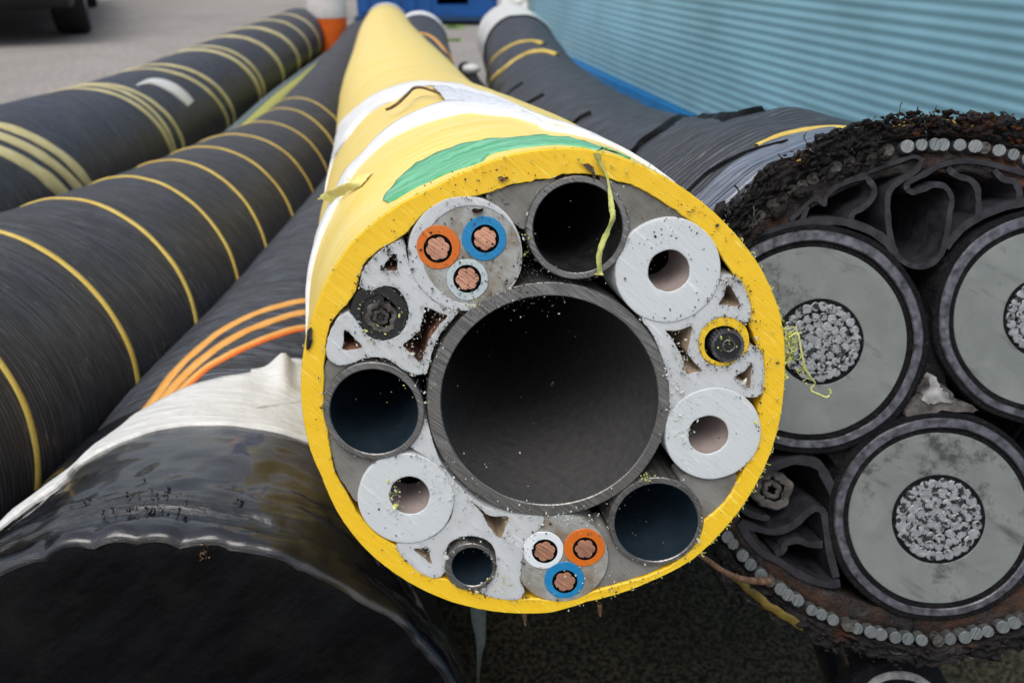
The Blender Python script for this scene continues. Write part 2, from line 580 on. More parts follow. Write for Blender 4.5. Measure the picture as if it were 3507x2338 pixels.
M['yarn_a'] = yarn('sky_tinted_black_yarn', (.012, .017, .036), (.058, .075, .13), .0042, .0024, brown=(.035, .028, .024), brownmix=.45)  # yarn colours tinted blue to paint in the sky's sheen
M['yarn_b'] = yarn('dark_tarred_yarn', (.010, .013, .024), (.068, .076, .105), .0040, .0034, brown=(.038, .030, .024), brownmix=.45)
M['yarn_c'] = yarn('grey_black_yarn', (.010, .013, .022), (.12, .14, .18), .0040, .0040, brownmix=.2)
M['yarn_d'] = yarn('worn_black_wrap', (.020, .023, .034), (.070, .080, .105), .006, .0030, brownmix=.3, rough=.5)
def stripe_mat(name, a, b):
    m = N(name); g = m.noise(m.coord('Object'), 60, 5, .65); f = m.noise(m.coord('Object'), 500, 3)
    c = m.mixc(m.ramp(g, (.35, 0.0), (.7, 1.0)), a, b)
    c = m.mixc(m.math('MULTIPLY', m.ramp(f, (.62, 0.0), (.75, 1.0)), .5), c, (.06, .045, .03))
    m.set(c, .5, 0, .4); m.bump(f, .0004); return m.m
M['st_yellow'] = stripe_mat('yellow_yarn', (.62, .42, .07), (.72, .55, .14))
M['st_pale'] = stripe_mat('faded_yellow_yarn', (.58, .49, .22), (.68, .62, .36))
M['st_orange'] = stripe_mat('orange_yarn', (.80, .34, .05), (.82, .46, .14))
M['st_red'] = stripe_mat('deep_orange_yarn', (.75, .13, .01), (.75, .2, .02))

def film(name, a, b, rough=.4, wr=.0006, sc_=(60, 500), spec=.5, sss=None):
    m = N(name); v = m.coord('UV', (sc_[0], sc_[1], 1)); g = m.noise(v, 1, 4, .6)
    h = m.noise(m.coord('UV'), 90, 4, .6)
    c = m.mixc(m.ramp(g, (.35, 0.0), (.7, 1.0)), a, b)
    c = m.mixc(m.ramp(h, (.55, 0.0), (.75, .35)), c, tuple(x * .6 for x in a))
    m.set(c, rough, 0, spec, sss); m.bump(g, wr); m.bump(h, wr * 1.5); return m.m
M['white_tape'] = film('white_tape', (.78, .78, .78), (.86, .86, .86), .5, .0003)
M['paper'] = film('printed_white_film', (.55, .58, .66), (.74, .76, .80), .5, .0003, (300, 300))
M['white_wrap'] = film('white_adhesive_wrap', (.60, .60, .585), (.80, .80, .79), .42, .0009, (25, 420))
M['green_tape'] = film('green_tape', (.22, .56, .36), (.01, .32, .10), .4, .0005, (22, 260))
M['flap'] = film('yellow_peeled_flap', (.72, .62, .12), (.85, .78, .35), .5, .0004, (200, 200))

# black heat-shrink, scuffed glossy
m = N('glossy_black_shrink')
tc = m.n('ShaderNodeTexCoord'); sep = m.n('ShaderNodeSeparateXYZ'); m.l(tc.outputs['UV'], sep.inputs[0])
a = m.noise(cyl(m, sep, 10, 160, .02), 1, 5, .65, .6)
b = m.noise(cyl(m, sep, 14, 26), 1, 5, .65)
f = m.noise(cyl(m, sep, 240, 330), 1, 3, .6)
c = m.mixc(m.ramp(b, (.5, 0.0), (.72, .8)), (.004, .005, .009), (.028, .021, .009))
c = m.mixc(m.ramp(f, (.70, 0.0), (.76, .35)), c, (.3, .3, .3))
m.set(c, m.ramp(a, (.3, .12), (.7, .34)), 0, .5, None, .8); m.b.inputs['Coat Roughness'].default_value = .10
m.bump(a, .0009); m.bump(b, .0012); m.bump(f, .0003)
M['shrink'] = m.m
m = N('matt_black_cap'); v = m.coord('UV', (60, 12, 1), (0, 0, .9)); a = m.noise(v, 1, 5, .6); f = m.noise(m.coord('UV'), 1400, 2, .6); b = m.noise(m.coord('UV'), 22, 5, .6)
c = m.mixc(m.ramp(a, (.4, 0.0), (.75, 1.0)), (.002, .002, .0025), (.006, .0065, .008))
c = m.mixc(m.ramp(b, (.5, 0.0), (.8, .6)), c, (.014, .013, .011))
c = m.mixc(m.ramp(f, (.80, 0.0), (.83, .6)), c, (.2, .19, .17))
m.set(c, m.ramp(b, (.35, .4), (.65, .65)), 0, .07); m.bump(a, .0012); m.bump(b, .003)
M['cap'] = m.m

def crust(name, dark, rust, amt=(.5, .62), scale=110):
    m = N(name); v = m.coord('Object'); a = m.noise(v, scale, 6, .7, .5); b = m.noise(v, scale * .35, 5, .65)
    f = m.noise(v, scale * 6, 3, .6)
    c = m.mixc(m.ramp(b, (amt[0], 0.0), (amt[1], 1.0)), dark, rust)
    c = m.mixc(m.ramp(a, (.55, 0.0), (.72, .7)), c, tuple(min(1, x * 3 + .02) for x in dark))
    c = m.mixc(m.ramp(f, (.68, 0.0), (.75, .5)), c, (.25, .22, .18))
    m.set(c, .7, 0, .2); m.bump(a, .004); m.bump(f, .001); return m.m
M['crust'] = crust('rusty_bitumen_crust', (.016, .014, .014), (.07, .025, .013), (.58, .72))
M['rust'] = crust('orange_rust', (.03, .015, .01), (.20, .065, .018), (.45, .65), 300)
M['bedding'] = crust('brown_bedding_layer', (.02, .018, .018), (.09, .04, .022), (.48, .7), 90)
M['inner_rub'] = crust('dirty_black_rubber', (.004, .004, .006), (.012, .011, .011), (.5, .7), 120)
M['fill_prof'] = simple('grey_extruded_profile', (.028, .027, .033), .5, var=.25, scale=160, bump=.0005, spec=.2)
M['foam'] = simple('dirty_white_wadding', (.34, .33, .33), .8, var=.4, scale=90, bump=.002)
M['felt'] = simple('grey_brown_wadding', (.10, .09, .085), .85, var=.4, scale=140, bump=.002)
# pale insulation of the big cores, scuffed and smeared
m = N('grey_white_core_insulation'); v = m.coord('UV'); g = m.noise(v, 45, 5, .6, .8); h = m.noise(v, 900, 3); sm = m.noise(m.coord('UV', (16, 70, 1), (0, 0, .5)), 1, 5, .65)
c = m.mixc(m.ramp(g, (.35, 0.0), (.7, 1.0)), (.15, .162, .158), (.20, .215, .208))
c = m.mixc(m.ramp(sm, (.56, 0.0), (.70, .75)), c, (.03, .03, .03))
c = m.mixc(m.ramp(m.noise(m.coord('UV'), 11, 7, .78), (.555, 0.0), (.62, .85)), c, (.03, .03, .03))
c = m.mixc(m.ramp(h, (.7, 0.0), (.76, .4)), c, (.1, .1, .1))
m.set(c, .42, 0, .45, (.3, .004)); m.bump(sm, .0003)
M['core_ins'] = m.m

# ------------------------------------------------------------------ ground
m = N('worn_asphalt'); v = m.coord('Object')
a = m.noise(v, 2.2, 5, .6); b = m.noise(v, 190, 3, .6); g = m.n('ShaderNodeTexVoronoi'); g.inputs['Scale'].default_value = 110; m.l(v, g.inputs['Vector'])
c = m.mixc(m.ramp(a, (.3, 0.0), (.7, 1.0)), (.33, .305, .28), (.43, .40, .375))
c = m.mixc(m.ramp(g.outputs['Distance'], (.15, .8), (.6, 0.0)), c, (.60, .56, .53))
c = m.mixc(m.ramp(b, (.4, .7), (.55, 0.0)), c, (.05, .045, .04))
c = m.mixc(m.ramp(m.noise(v, 38, 5, .75), (.40, .55), (.52, 0.0)), c, (.14, .125, .11))
c = m.mixc(m.ramp(m.noise(v, .7, 6, .7), (.52, 0.0), (.60, .35)), c, (.2, .18, .165))
m.set(c, .9, 0, .3); m.bump(g.outputs['Distance'], .003)
M['asphalt'] = m.m
mesh('ground', [(-60, -30, 0), (60, -30, 0), (60, 90, 0), (-60, 90, 0)], [(0, 1, 2, 3)], M['asphalt'], None)['kind'] = 'structure'
m = N('shade_darkened_mossy_grit'); v = m.coord('Object')  # mossy grit, its colour darkened to stand in for shade under the cables
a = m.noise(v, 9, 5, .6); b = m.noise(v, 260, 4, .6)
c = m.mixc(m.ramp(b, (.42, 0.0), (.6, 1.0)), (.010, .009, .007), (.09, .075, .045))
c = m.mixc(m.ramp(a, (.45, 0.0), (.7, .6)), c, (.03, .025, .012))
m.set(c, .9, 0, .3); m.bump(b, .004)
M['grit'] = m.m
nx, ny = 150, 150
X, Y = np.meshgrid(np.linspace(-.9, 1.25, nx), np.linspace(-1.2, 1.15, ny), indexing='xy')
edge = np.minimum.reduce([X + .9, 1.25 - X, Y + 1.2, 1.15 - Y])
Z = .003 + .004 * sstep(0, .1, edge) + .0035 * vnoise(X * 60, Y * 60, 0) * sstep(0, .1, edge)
mesh('shade_darkened_gravel', np.stack([X, Y, Z], -1).reshape(-1, 3), grid_faces(ny, nx), M['grit'], None)['kind'] = 'structure'

# ================================================================== YELLOW CABLE
RY = .1
RING = [(1030,1333),(1061,1539),(1100,1630),(1164,1770),(1255,1885),(1388,1988),(1545,2061),(1715,2097),(1885,2098),(2012,2060),(2224,1993),(2375,1915),(2497,1794),(2600,1642),(2660,1491),(2687,1321),(2691,1240),(2673,1071),(2607,918),(2505,786),(2388,679),(2260,597),(2173,556),(2005,510),(1750,531),(1606,584),(1485,642),(1339,719),(1204,831),(1116,967),(1063,1112),(1034,1240)]
FY = Face(1770, 560, 1862, 1305, .33)
q = np.array([FY.uv(*p) for p in RING]); A_ = np.c_[2 * q, np.ones(len(q))]
cc = np.linalg.lstsq(A_, (q ** 2).sum(1), rcond=None)[0]
r0 = math.sqrt(cc[2] + cc[0] ** 2 + cc[1] ** 2)
k = RY / r0
FY.p0 = O + (FY.w(cc[0], cc[1]) - O) * k
RING_IN = [c1(1857,148),c1(1700,175),c1(1560,190),c1(1400,245),c1(1250,285),c1(1120,305),c1(1000,350),c1(900,430),c1(800,545),c1(700,610),c1(600,660),c1(520,740),c1(480,840),c1(460,930),c1(390,1040),c1(320,1110),c1(270,1180),c1(240,1290),c1(235,1430),
           c3(185,150),c3(175,260),c3(205,430),c3(220,560),c3(245,690),c3(310,810),c3(380,930),c3(480,1040),c3(600,1110),c3(680,1210),c3(780,1280),c3(880,1290),c3(960,1350),c3(1100,1390),c3(1280,1402),c3(1400,1400),
           c4(150,1412),c4(300,1385),c4(430,1345),c4(560,1312),c4(680,1275),c4(815,1225),c4(968,1085),c4(1010,960),c4(1110,880),c4(1185,770),c4(1250,640),c4(1312,500),c4(1318,330),c4(1345,150),
           c2(1698,1420),c2(1650,1340),c2(1600,1200),c2(1612,1080),c2(1570,950),c2(1500,870),c2(1430,780),c2(1390,700),c2(1300,590),c2(1200,500),c2(1080,420),c2(940,330),c2(800,262),c2(700,240),c2(600,205),c2(480,190),c2(340,195),c2(160,225)]
def radial(face, pts):
    q = np.array([face.uv(*p) for p in pts])
    th = np.arctan2(q[:, 0], q[:, 1]); r = np.hypot(q[:, 0], q[:, 1])
    i = np.argsort(th); th, r = th[i], r[i]
    th = np.r_[th - 2 * np.pi, th, th + 2 * np.pi]; r = np.r_[r, r, r]
    return lambda t: np.interp(t, th, r)
r_out = radial(FY, RING); r_in = radial(FY, RING_IN)
def rf_y(q_, th):
    return (r_out(th) - RY) * (1 - sstep(0, .08, q_)) + .0007 * vnoise(q_ * 30 + 5, th * 3, 1.5) * sstep(0, .03, q_)
TY = Tube([FY.p0, PW(1136, 668, .45), PW(1064, 535, .58), PW(972, 362, .93), PW(927, 240, 1.3), PW(905, 158, 1.9), PW(890, 96, 2.8), PW(889, 62, 3.75)], RY, FY, .16, .008, rf_y)

yb = root('yellow_cable', (FY.p0[0], FY.p0[1], FY.p0[2] - RY), 'yellow sheathed umbilical cable in the centre, sawn end showing steel tubes and coloured wires', 'cable', 'cut cable lengths lying in the yard')
# sheath: skin + sawn ring as one solid
nth = 320
th = np.linspace(-math.pi, math.pi, nth + 1)
sk = TY.mesh('sheath', M['yellow_skin'], yb, 220, .0016, cap=True)
ro, ri = r_out(th), r_in(th)
ri = ri + .00025 * vnoise(th * 60, 0.2) + .0003 * vnoise(th * 14, 3.3)
ro = ro + .0001 * vnoise(th * 60, 4.2)
prof = [(ro, .0016, 0), (ro - .0003, .0006, 0), (ro - .0012, 0, .0002)]
V, U = [], []
loops = []
C0 = lambda r_, qq, z: TY.pt(np.full(nth + 1, qq), r_ * np.sin(th), r_ * np.cos(th)) + FY.n * z
loops.append(C0(ro, .0016, 0)); loops.append(C0(ro - .0001, .0003, 0)); loops.append(C0(ro - .0004, 0, .0001))
for f_ in (.3, .6): 
    rr = ro * (1 - f_) + ri * f_
    z = .0002 * vnoise(th * 18, f_ * 5)
    loops.append(TY.pt(np.zeros(nth + 1), rr * np.sin(th), rr * np.cos(th)) + FY.n * z[:, None])
loops.append(C0(ri + .0004, 0, 0)); loops.append(C0(ri, .0005, 0)); loops.append(C0(ri * 1.04, .03, 0))
V = np.concatenate(loops)
uvp = np.stack([(V - FY.p0) @ FY.e1, (V - FY.p0) @ FY.e2], 1)
sharp(mesh('sawn_rim', V, grid_faces(len(loops), nth + 1), M['yellow_cut'], yb, uvp), 30)

def deep(u, v, q_):            # a point of the cut face carried q_ metres into the cable
    return TY.pt(np.full(len(np.atleast_1d(u)), q_), np.atleast_1d(u), np.atleast_1d(v))

class Cut:
    """builders for things seen in a sawn face; z = how proud of the face, depth follows the tube"""
    def __init__(s, tube, face): s.t, s.f = tube, face
    def at(s, uvs, z):
        uvs = np.asarray(uvs, float)
        if z >= 0: return s.f.p0 + uvs[:, :1] * s.f.e1 + uvs[:, 1:] * s.f.e2 + s.f.n * z
        k_ = 1 - .13 * float(sstep(.004, .12, -z))
        return s.t.pt(np.full(len(uvs), -z), uvs[:, 0] * k_, uvs[:, 1] * k_)
    def plate(s, name, outer, holes, mat, parent, z=0.0, depth=.02, inner=None, floor=None, rag=0.0, ch=.00025, clip=False):
        """flat sawn plate with holes; `inner` material for hole walls"""
        rings = [np.asarray(outer)] + [np.asarray(h) for h in holes]
        for (kx, ky, kr) in getattr(s, 'keep', []) if z < .0006 and depth < .05 and len(holes) + z != 0 and clip else []:
            for r_ in rings[:1]:
                d_ = r_ - np.array([kx, ky]); n2_ = np.hypot(d_[:, 0], d_[:, 1]) + 1e-9
                m_ = n2_ < kr
                r_[m_] = np.array([kx, ky]) + d_[m_] / n2_[m_][:, None] * kr
        if rag:
            rings = [r_ + rag * np.stack([vnoise(r_[:, 0] * 900, r_[:, 1] * 900, i), vnoise(r_[:, 0] * 900, r_[:, 1] * 900, i + 9.5)], 1) for i, r_ in enumerate(rings)]
        area = lambda r_: .5 * np.sum(r_[:, 0] * np.roll(r_[:, 1], -1) - np.roll(r_[:, 0], -1) * r_[:, 1])
        rings = [r_ if (area(r_) > 0) == (i == 0) else r_[::-1] for i, r_ in enumerate(rings)]
        V, F, U, MI = [], [], [], []
        tris = tessellate_polygon([[Vector((p[0], p[1], 0)) for p in r_] for r_ in rings])
        allp = np.concatenate(rings)
        V += list(s.at(allp, z)); U += list(allp)
        for t in tris:
            a, b, c_ = [allp[i] for i in t]
            cr = (b[0] - a[0]) * (c_[1] - a[1]) - (b[1] - a[1]) * (c_[0] - a[0])
            F.append(t if cr > 0 else t[::-1]); MI.append(0)
        k = 0
        for i, r_ in enumerate(rings):
            n_ = len(r_); b1 = len(V)
            V += list(s.at(r_, z - .00005 if z > 0 else z)); U += list(r_)
            b2 = len(V)
            V += list(s.at(r_, min(z, 0) - depth)); U += list(r_)
            for j in range(n_):
                jj = (j + 1) % n_
                F.append((b1 + j, b2 + j, b2 + jj, b1 + jj)); MI.append(1 if (inner and i > 0) else 0)
            k += n_
        mats = [mat] + ([inner] if inner else [])
        o = mesh(name, V, F, None, parent, U, False, mats, MI)
        # smooth the walls only
        o.data.polygons.foreach_set('use_smooth', [len(f) == 4 for f in F])
        return o
    def ring(s, name, c, ri, mat, parent, z=0.0, depth=.6, inner=None, floor=None, n=96, ch=.0004, jit=0.0, c_in=None, steps=14):
        """pipe or hose end: sawn annulus, outside and bore"""
        cx, cy, ro = c
        ix, iy = c_in if c_in else (cx, cy)
        a = np.linspace(0, 2 * np.pi, n, endpoint=False)
        jr = jit * vnoise(np.cos(a) * 3 + 7, np.sin(a) * 3, cx * 100)
        def L(x, y, r, z_): return s.at(np.stack([x + r * np.cos(a), y + r * np.sin(a)], 1), z_)
        prof = [(0, ro, z - min(depth, .05), 0), (0, ro, z - ch, 0), (0, ro - ch, z, 0), (1, ri + ch, z, 0), (1, ri, z - ch, 1)]
        for q_ in (np.linspace(0, 1, steps) ** 1.6 * depth)[1:]:
            prof.append((1, ri, z - ch - q_, 1))
        V, F, U, MI = [], [], [], []
        for w_, r, z_, mi in prof:
            x, y = (ix, iy) if w_ else (cx, cy)
            rr = r + jr
            P = s.at(np.stack([x + rr * np.cos(a), y + rr * np.sin(a)], 1), z_)
            V += list(P); U += list(np.stack([x + rr * np.cos(a), y + rr * np.sin(a)], 1))
        F = grid_faces(len(prof), n, True)
        MI = [(1 if (inner and prof[i // n][3]) else 0) for i in range(len(F))]
        if floor is not None:
            b = len(V); V += list(s.at(np.array([[ix, iy]]), z - ch - depth)); U.append((ix, iy))
            o_ = (len(prof) - 1) * n
            F += [(o_ + j, o_ + (j + 1) % n, b) for j in range(n)]
            MI += [2 if inner else 0] * n
        mats = [mat] + ([inner] if inner else []) + ([floor] if floor is not None and inner else [])
        ob = mesh(name, V, F, None, parent, U, True, mats, MI)
        return sharp(ob, 30)
    def disc(s, name, c, mat, parent, z=0.0, n=64, depth=.01, jit=0.0):
        a = np.linspace(0, 2 * np.pi, n, endpoint=False)
        r = c[2] * (1 + jit * vnoise(np.cos(a) * 4 + 5, np.sin(a) * 4, c[0] * 90))
        return s.plate(name, np.stack([c[0] + r * np.cos(a), c[1] + r * np.sin(a)], 1), [], mat, parent, z, depth)

CY = Cut(TY, FY)
def E(face, conv=None, l=0, r=0, t=0, b=0):
    return face.circ(l, r, t, b)
circY = FY.circ
# backing inside the sheath, well below the saw cut
a = np.linspace(-math.pi, math.pi, 120, endpoint=False)
bo = np.stack([r_in(a) * np.sin(a) * 1.01, r_in(a) * np.cos(a) * 1.01], 1)

# steel tubes
keep_ = []
def steel(l, r, t, b, il, ir, it, ib, inner, depth, z=.0006, label=None):
    c = FY.circ(l, r, t, b); ci = FY.circ(il, ir, it, ib)
    keep_.append((c[0], c[1], c[2] * .985))
    o = CY.ring('steel_tube', c, ci[2], M['steel_cut'], yb, z, depth, M[inner], None, 128, .0004, 0, (ci[0], ci[1]), 26)
    if label: o['label'] = label
    return o
steel(1461.8, 2291, 964, 1763.6, 1510, 2254, 1012, 1724.5, 'steel_in', 1.6, .0008, 'large steel tube in the middle')
steel(1801, 2153, 602, 955.6, 1825, 2131.6, 626, 932.6, 'dark_in', 1.2, .0010)
steel(1107.9, 1455.8, 1237.6, 1568.5, 1132, 1433, 1262, 1550, 'sky_tint_in', 1.2, .0014)
steel(2081.6, 2410.5, 1634, 1931.7, 2104.6, 2388.7, 1653, 1919, 'sky_tint_in', 1.2, .0007)
steel(1522, 1702, 1857.6, 2018, 1548.5, 1686.7, 1871.5, 2003, 'sky_tint_in', .9, .0009, 'smallest steel tube')
# thick white hoses
for (l, r, t, b, il, ir, it, ib, z) in [(2104.6,2469,746,1102,2218,2361,855.6,997.4,.0007), (2284.6,2596.5,1318,1644,2357,2492,1420,1551,.0009), (1227,1554.5,1550,1857.6,1339,1468,1626,1760.6,.0008)]:
    c = FY.circ(l, r, t, b); ci = FY.circ(il, ir, it, ib)
    CY.ring('white_hose', c, ci[2], M['nylon'], yb, z, .07, M['bore'], M['bore'], 96, .0003, .0002, (ci[0], ci[1]))
CY.keep = keep_
def circ_pts(x, y, r, n=72):
    t_ = np.linspace(0, 2 * np.pi, n, endpoint=False)
    return np.stack([x + r * np.cos(t_), y + r * np.sin(t_)], 1)
CY.plate('black_gap_backing', bo * 1.05, [circ_pts(kx, ky, kr * .975) for kx, ky, kr in keep_], M['void'], yb, -.022, .002)  # black sheet standing in for the shade deep between the parts
# white filler profiles
def SC(conv, pts, sub=4): return smooth_closed(FY.poly(conv, pts), sub)
f1 = SC(c1, [(770,585),(700,615),(640,650),(580,700),(520,770),(490,830),(482,900),(505,922),(570,935),(620,912),(680,905),(740,925),(790,980),(820,1060),(825,1130),(800,1200),(750,1260),(680,1292),(600,1290),(530,1250),(480,1190),(445,1135),(405,1100),(370,1105),(330,1130),(295,1180),(260,1260),(245,1340),(248,1400),(290,1445),(350,1464),(420,1450),(500,1420),(580,1408),(650,1412),(720,1445),(780,1490),(830,1515),(880,1530),(930,1520),(962,1490),(975,1440),(985,1390),(1010,1320),(1050,1240),(1100,1180),(1150,1120),(1180,1080),(1165,1062),(1080,1045),(1000,1010),(930,940),(870,850),(832,760),(812,680),(800,620)])
h1 = [SC(c1, [(715,680),(690,700),(655,760),(625,798),(680,797),(745,795),(742,740),(735,695)]),
      SC(c1, [(940,1055),(1000,1075),(1060,1100),(1102,1120),(1050,1170),(990,1250),(955,1320),(930,1400),(905,1445),(865,1405),(820,1360),(785,1320),(850,1270),(900,1220),(920,1150),(930,1100)]),
      SC(c1, [(375,1215),(365,1290),(360,1350),(420,1355),(495,1335),(460,1290),(420,1250)])]
CY.plate('white_filler', f1, h1, M['nylon_fill'], yb, .0003, .022, M['brown_in'], rag=.00025, clip=True)
f2 = FY.poly(c2, [(1440,880),(1490,872),(1530,890),(1570,950),(1600,1040),(1613,1120),(1600,1170),(1560,1185),(1520,1170),(1480,1150),(1430,1145),(1380,1155),(1320,1190),(1275,1240),(1258,1310),(1265,1380),(1300,1440),(1360,1475),(1420,1480),(1480,1465),(1530,1420),(1570,1385),(1610,1360),(1650,1355),(1685,1395),(1697,1470)]) + \
     FY.poly(c4, [(1347,165),(1335,240),(1300,262),(1240,262),(1150,260),(1040,300),(950,330),(850,330),(818,300),(812,235),(805,150),(785,50)]) + \
     FY.poly(c2, [(1050,1530),(1015,1420),(975,1310),(930,1230),(878,1160),(960,1130),(1100,1150),(1250,1080),(1340,1000),(1395,930)])
f2 = smooth_closed(f2, 4)
h2 = [SC(c2, [(1465,935),(1440,950),(1425,1010),(1395,1060),(1450,1067),(1520,1075),(1530,1050),(1500,990)]),
      SC(c2, [(1040,1242),(1120,1235),(1212,1212),(1205,1290),(1185,1385),(1230,1450),(1283,1505),(1230,1515),(1180,1530),(1165,1480),(1150,1420),(1110,1350),(1080,1290)]),
      SC(c4, [(1280,75),(1272,150),(1265,213),(1235,180),(1183,150),(1235,115)])]
CY.plate('white_filler', f2, h2, M['nylon_fill'], yb, .0003, .022, M['brown_lt'], rag=.00025, clip=True)
f3 = SC(c3, [(735,400),(700,480),(670,540),(730,580),(810,640),(880,730),(912,820),(908,920),(870,990),(800,1050),(720,1078),(600,1088),(605,1140),(660,1200),(720,1250),(780,1278),(830,1280),(862,1250),(872,1180),(880,1100),(930,1060),(1000,1043),(1080,1060),(1140,1110),(1155,1190),(1150,1260),(1100,1330),(1060,1350),(1100,1382),(1180,1402),(1270,1405),(1305,1380),(1312,1340),(1290,1290),(1300,1200),(1320,1080),(1400,1000),(1420,935),(1300,930),(1200,915),(1120,890),(1010,825),(920,735),(850,640),(800,530),(765,400)], 3)
h3 = [SC(c3, [(687,1122),(730,1115),(768,1110),(778,1150),(790,1203),(740,1163)]),
      SC(c3, [(1012,848),(1060,885),(1120,932),(1222,938),(1205,1000),(1178,1058),(1140,1020),(1105,980),(1075,920),(1040,880)])]
CY.plate('white_filler', f3, h3, M['nylon_fill'], yb, .0003, .022, M['brown_lt'], rag=.0002, clip=True)
# grey wax / felt fillers
for conv, pts in ((c1, [(1380,258),(1500,215),(1620,190),(1760,168),(1857,152),(1900,300),(1740,420),(1665,500),(1610,500),(1550,440),(1470,380),(1400,320)]),
                  (c2, [(600,205),(720,258),(800,265),(900,300),(1000,370),(1080,420),(1180,480),(1090,500),(1000,515),(900,560),(830,590),(785,585),(700,450)]),
                  (c3, [(200,440),(220,570),(240,650),(270,730),(320,800),(360,860),(430,860),(480,780),(530,690),(560,600),(400,540),(280,480)]),
                  (c4, [(880,730),(1000,690),(1130,660),(1195,680),(1185,770),(1120,870),(1060,930),(1010,965),(960,920),(920,820)]),
                  (c4, [(440,1000),(520,1100),(600,1180),(700,1180),(810,1195),(760,1240),(660,1280),(560,1312),(450,1342),(385,1342),(300,1250),(350,1100)]),
                  (c3, [(185,90),(240,60),(330,70),(330,140),(260,230),(205,400),(180,300)])):
    CY.plate('grey_filler', SC(conv, pts), [], M['wax'], yb, -.0012, .01, rag=.0004, clip=True)

# electric cores
def flower(c, n=6, k=.17, m_=72, ph=0.0):
    a = np.linspace(0, 2 * np.pi, m_, endpoint=False)
    r = c[2] * (.80 + .22 * np.abs(np.cos(n * (a - ph) / 2)) ** .6)
    return np.stack([c[0] + r * np.cos(a), c[1] + r * np.sin(a)], 1)
def power_core(body, wires, label):
    b = CY.disc('electric_core', FY.circ(*body), M['milky'], yb, .0002, 96, .02)
    b['label'] = label
    for (ins, con, mat, ph) in wires:
        ci = FY.circ(*ins); cc_ = FY.circ(*con)
        o = CY.ring('insulation', ci, cc_[2] * 1.16, M[mat], b, .0006, .012, M['void'], None, 64, .0002, .0002, (cc_[0], cc_[1]), 3)
        o['label'] = mat.split('_')[0].replace('pale', 'dirty white') + ' insulation round a copper strand bundle'
        CY.disc('conductor_screen', (cc_[0], cc_[1], cc_[2] * 1.24), M['void'], b, .00062, 40, .003)
        CY.plate('copper_conductor', flower(cc_, ph=ph), [], M['copper'], b, .0008, .008)
        # the single strands stand slightly proud of each other
        rs = cc_[2] * .33
        for j in range(7):
            an = ph + j * math.pi / 3
            x, y = (cc_[0], cc_[1]) if j == 6 else (cc_[0] + cc_[2] * .64 * math.cos(an), cc_[1] + cc_[2] * .64 * math.sin(an))
            CY.disc('copper_strand', (x, y, rs * .93), M['copper'], b, .0009 + .00010 * (j % 3), 16, .002)
    return b
c = FY.circ(1389, 1800, 683, 1053)
CY.ring('core_jacket', c, c[2] * .86, M['nylon_fill'], yb, .0005, .01, M['milky'], None, 96, .0003, .0002, (c[0] + c[2] * .12, c[1] - c[2] * .02), 3)
power_core((1420, 1798, 705, 1042), [((1425.5,1577,771.7,920.5), (1460,1539.5,811,890), 'orange_ins', .2), ((1580.6,1736.7,742.6,890), (1622,1701,778.5,855), 'blue_ins', .5), ((1530.7,1672.7,886.5,1027), (1560,1641,917,990.7), 'pale_ins', .1)], 'milky electric core with orange, blue and white wires, upper left of the cut')
power_core((1757.6, 2084.7, 1764, 2055), [((1792,1930,1817.8,1945), (1829,1901.8,1852,1916), 'white_ins', .3), ((1934.5,2068,1805.7,1939), (1969.6,2037,1844,1907.5), 'orange_ins', .0), ((1864.8,2001.7,1920.8,2046), (1898.7,1969.6,1956,2019), 'blue_ins', .2)], 'milky electric core with white, orange and blue wires, bottom of the cut')

# black hose and yellow hose in the filler pockets
bh = CY.ring('black_hose', FY.circ(1196, 1399, 978, 1168), FY.circ(1246,1364,1030,1146)[2], M['black_rub'], yb, -.0004, .006, M['black_rub'], M['inner_rub'], 72, .0004, .0006, None, 4)
CY.plate('hose_tail', SC(c1, [(500,925),(560,945),(640,930),(640,1180),(560,1250),(490,1190),(445,1130),(412,1100),(430,1010)]), [], M['black_rub'], bh, -.0009, .01)
ch_ = FY.circ(1252,1358,1034,1140)
CY.ring('inner_core', ch_, ch_[2] * .62, M['felt'], bh, .0004, .004, M['inner_rub'], M['inner_rub'], 48, .0006, .0012, None, 3)
CY.ring('inner_core', (ch_[0], ch_[1], ch_[2] * .5), ch_[2] * .22, M['felt'], bh, .0000, .004, M['inner_rub'], M['void'], 40, .0005, .0007, None, 3)
yh = CY.ring('yellow_hose', FY.circ(2392, 2566, 1084, 1254), FY.circ(2412,2541,1116,1238)[2], M['yellow_cut'], yb, .0002, .008, M['void'], M['void'], 72, .0003, .0003, (FY.circ(2412,2541,1116,1238)[0], FY.circ(2412,2541,1116,1238)[1]), 3)
cy_ = FY.circ(2438,2541,1125,1238)
CY.disc('connector_body', cy_, M['black_rub'], yh, .0008, 48, .008)
for j in range(26):
    an = j / 26 * 2 * math.pi
    CY.disc('armour_bead', (cy_[0] + cy_[2] * .93 * math.cos(an), cy_[1] + cy_[2] * .93 * math.sin(an), cy_[2] * .12), M['lead'], yh, .0014 + .0002 * (j % 3), 8, .003)
cm = FY.circ(2469,2517,1161,1202)
CY.ring('metal_eyelet', cm, cm[2] * .78, M['steel_cut'], yh, .0016, .002, M['black_rub'], M['black_rub'], 32, .0002, 0, None, 3)

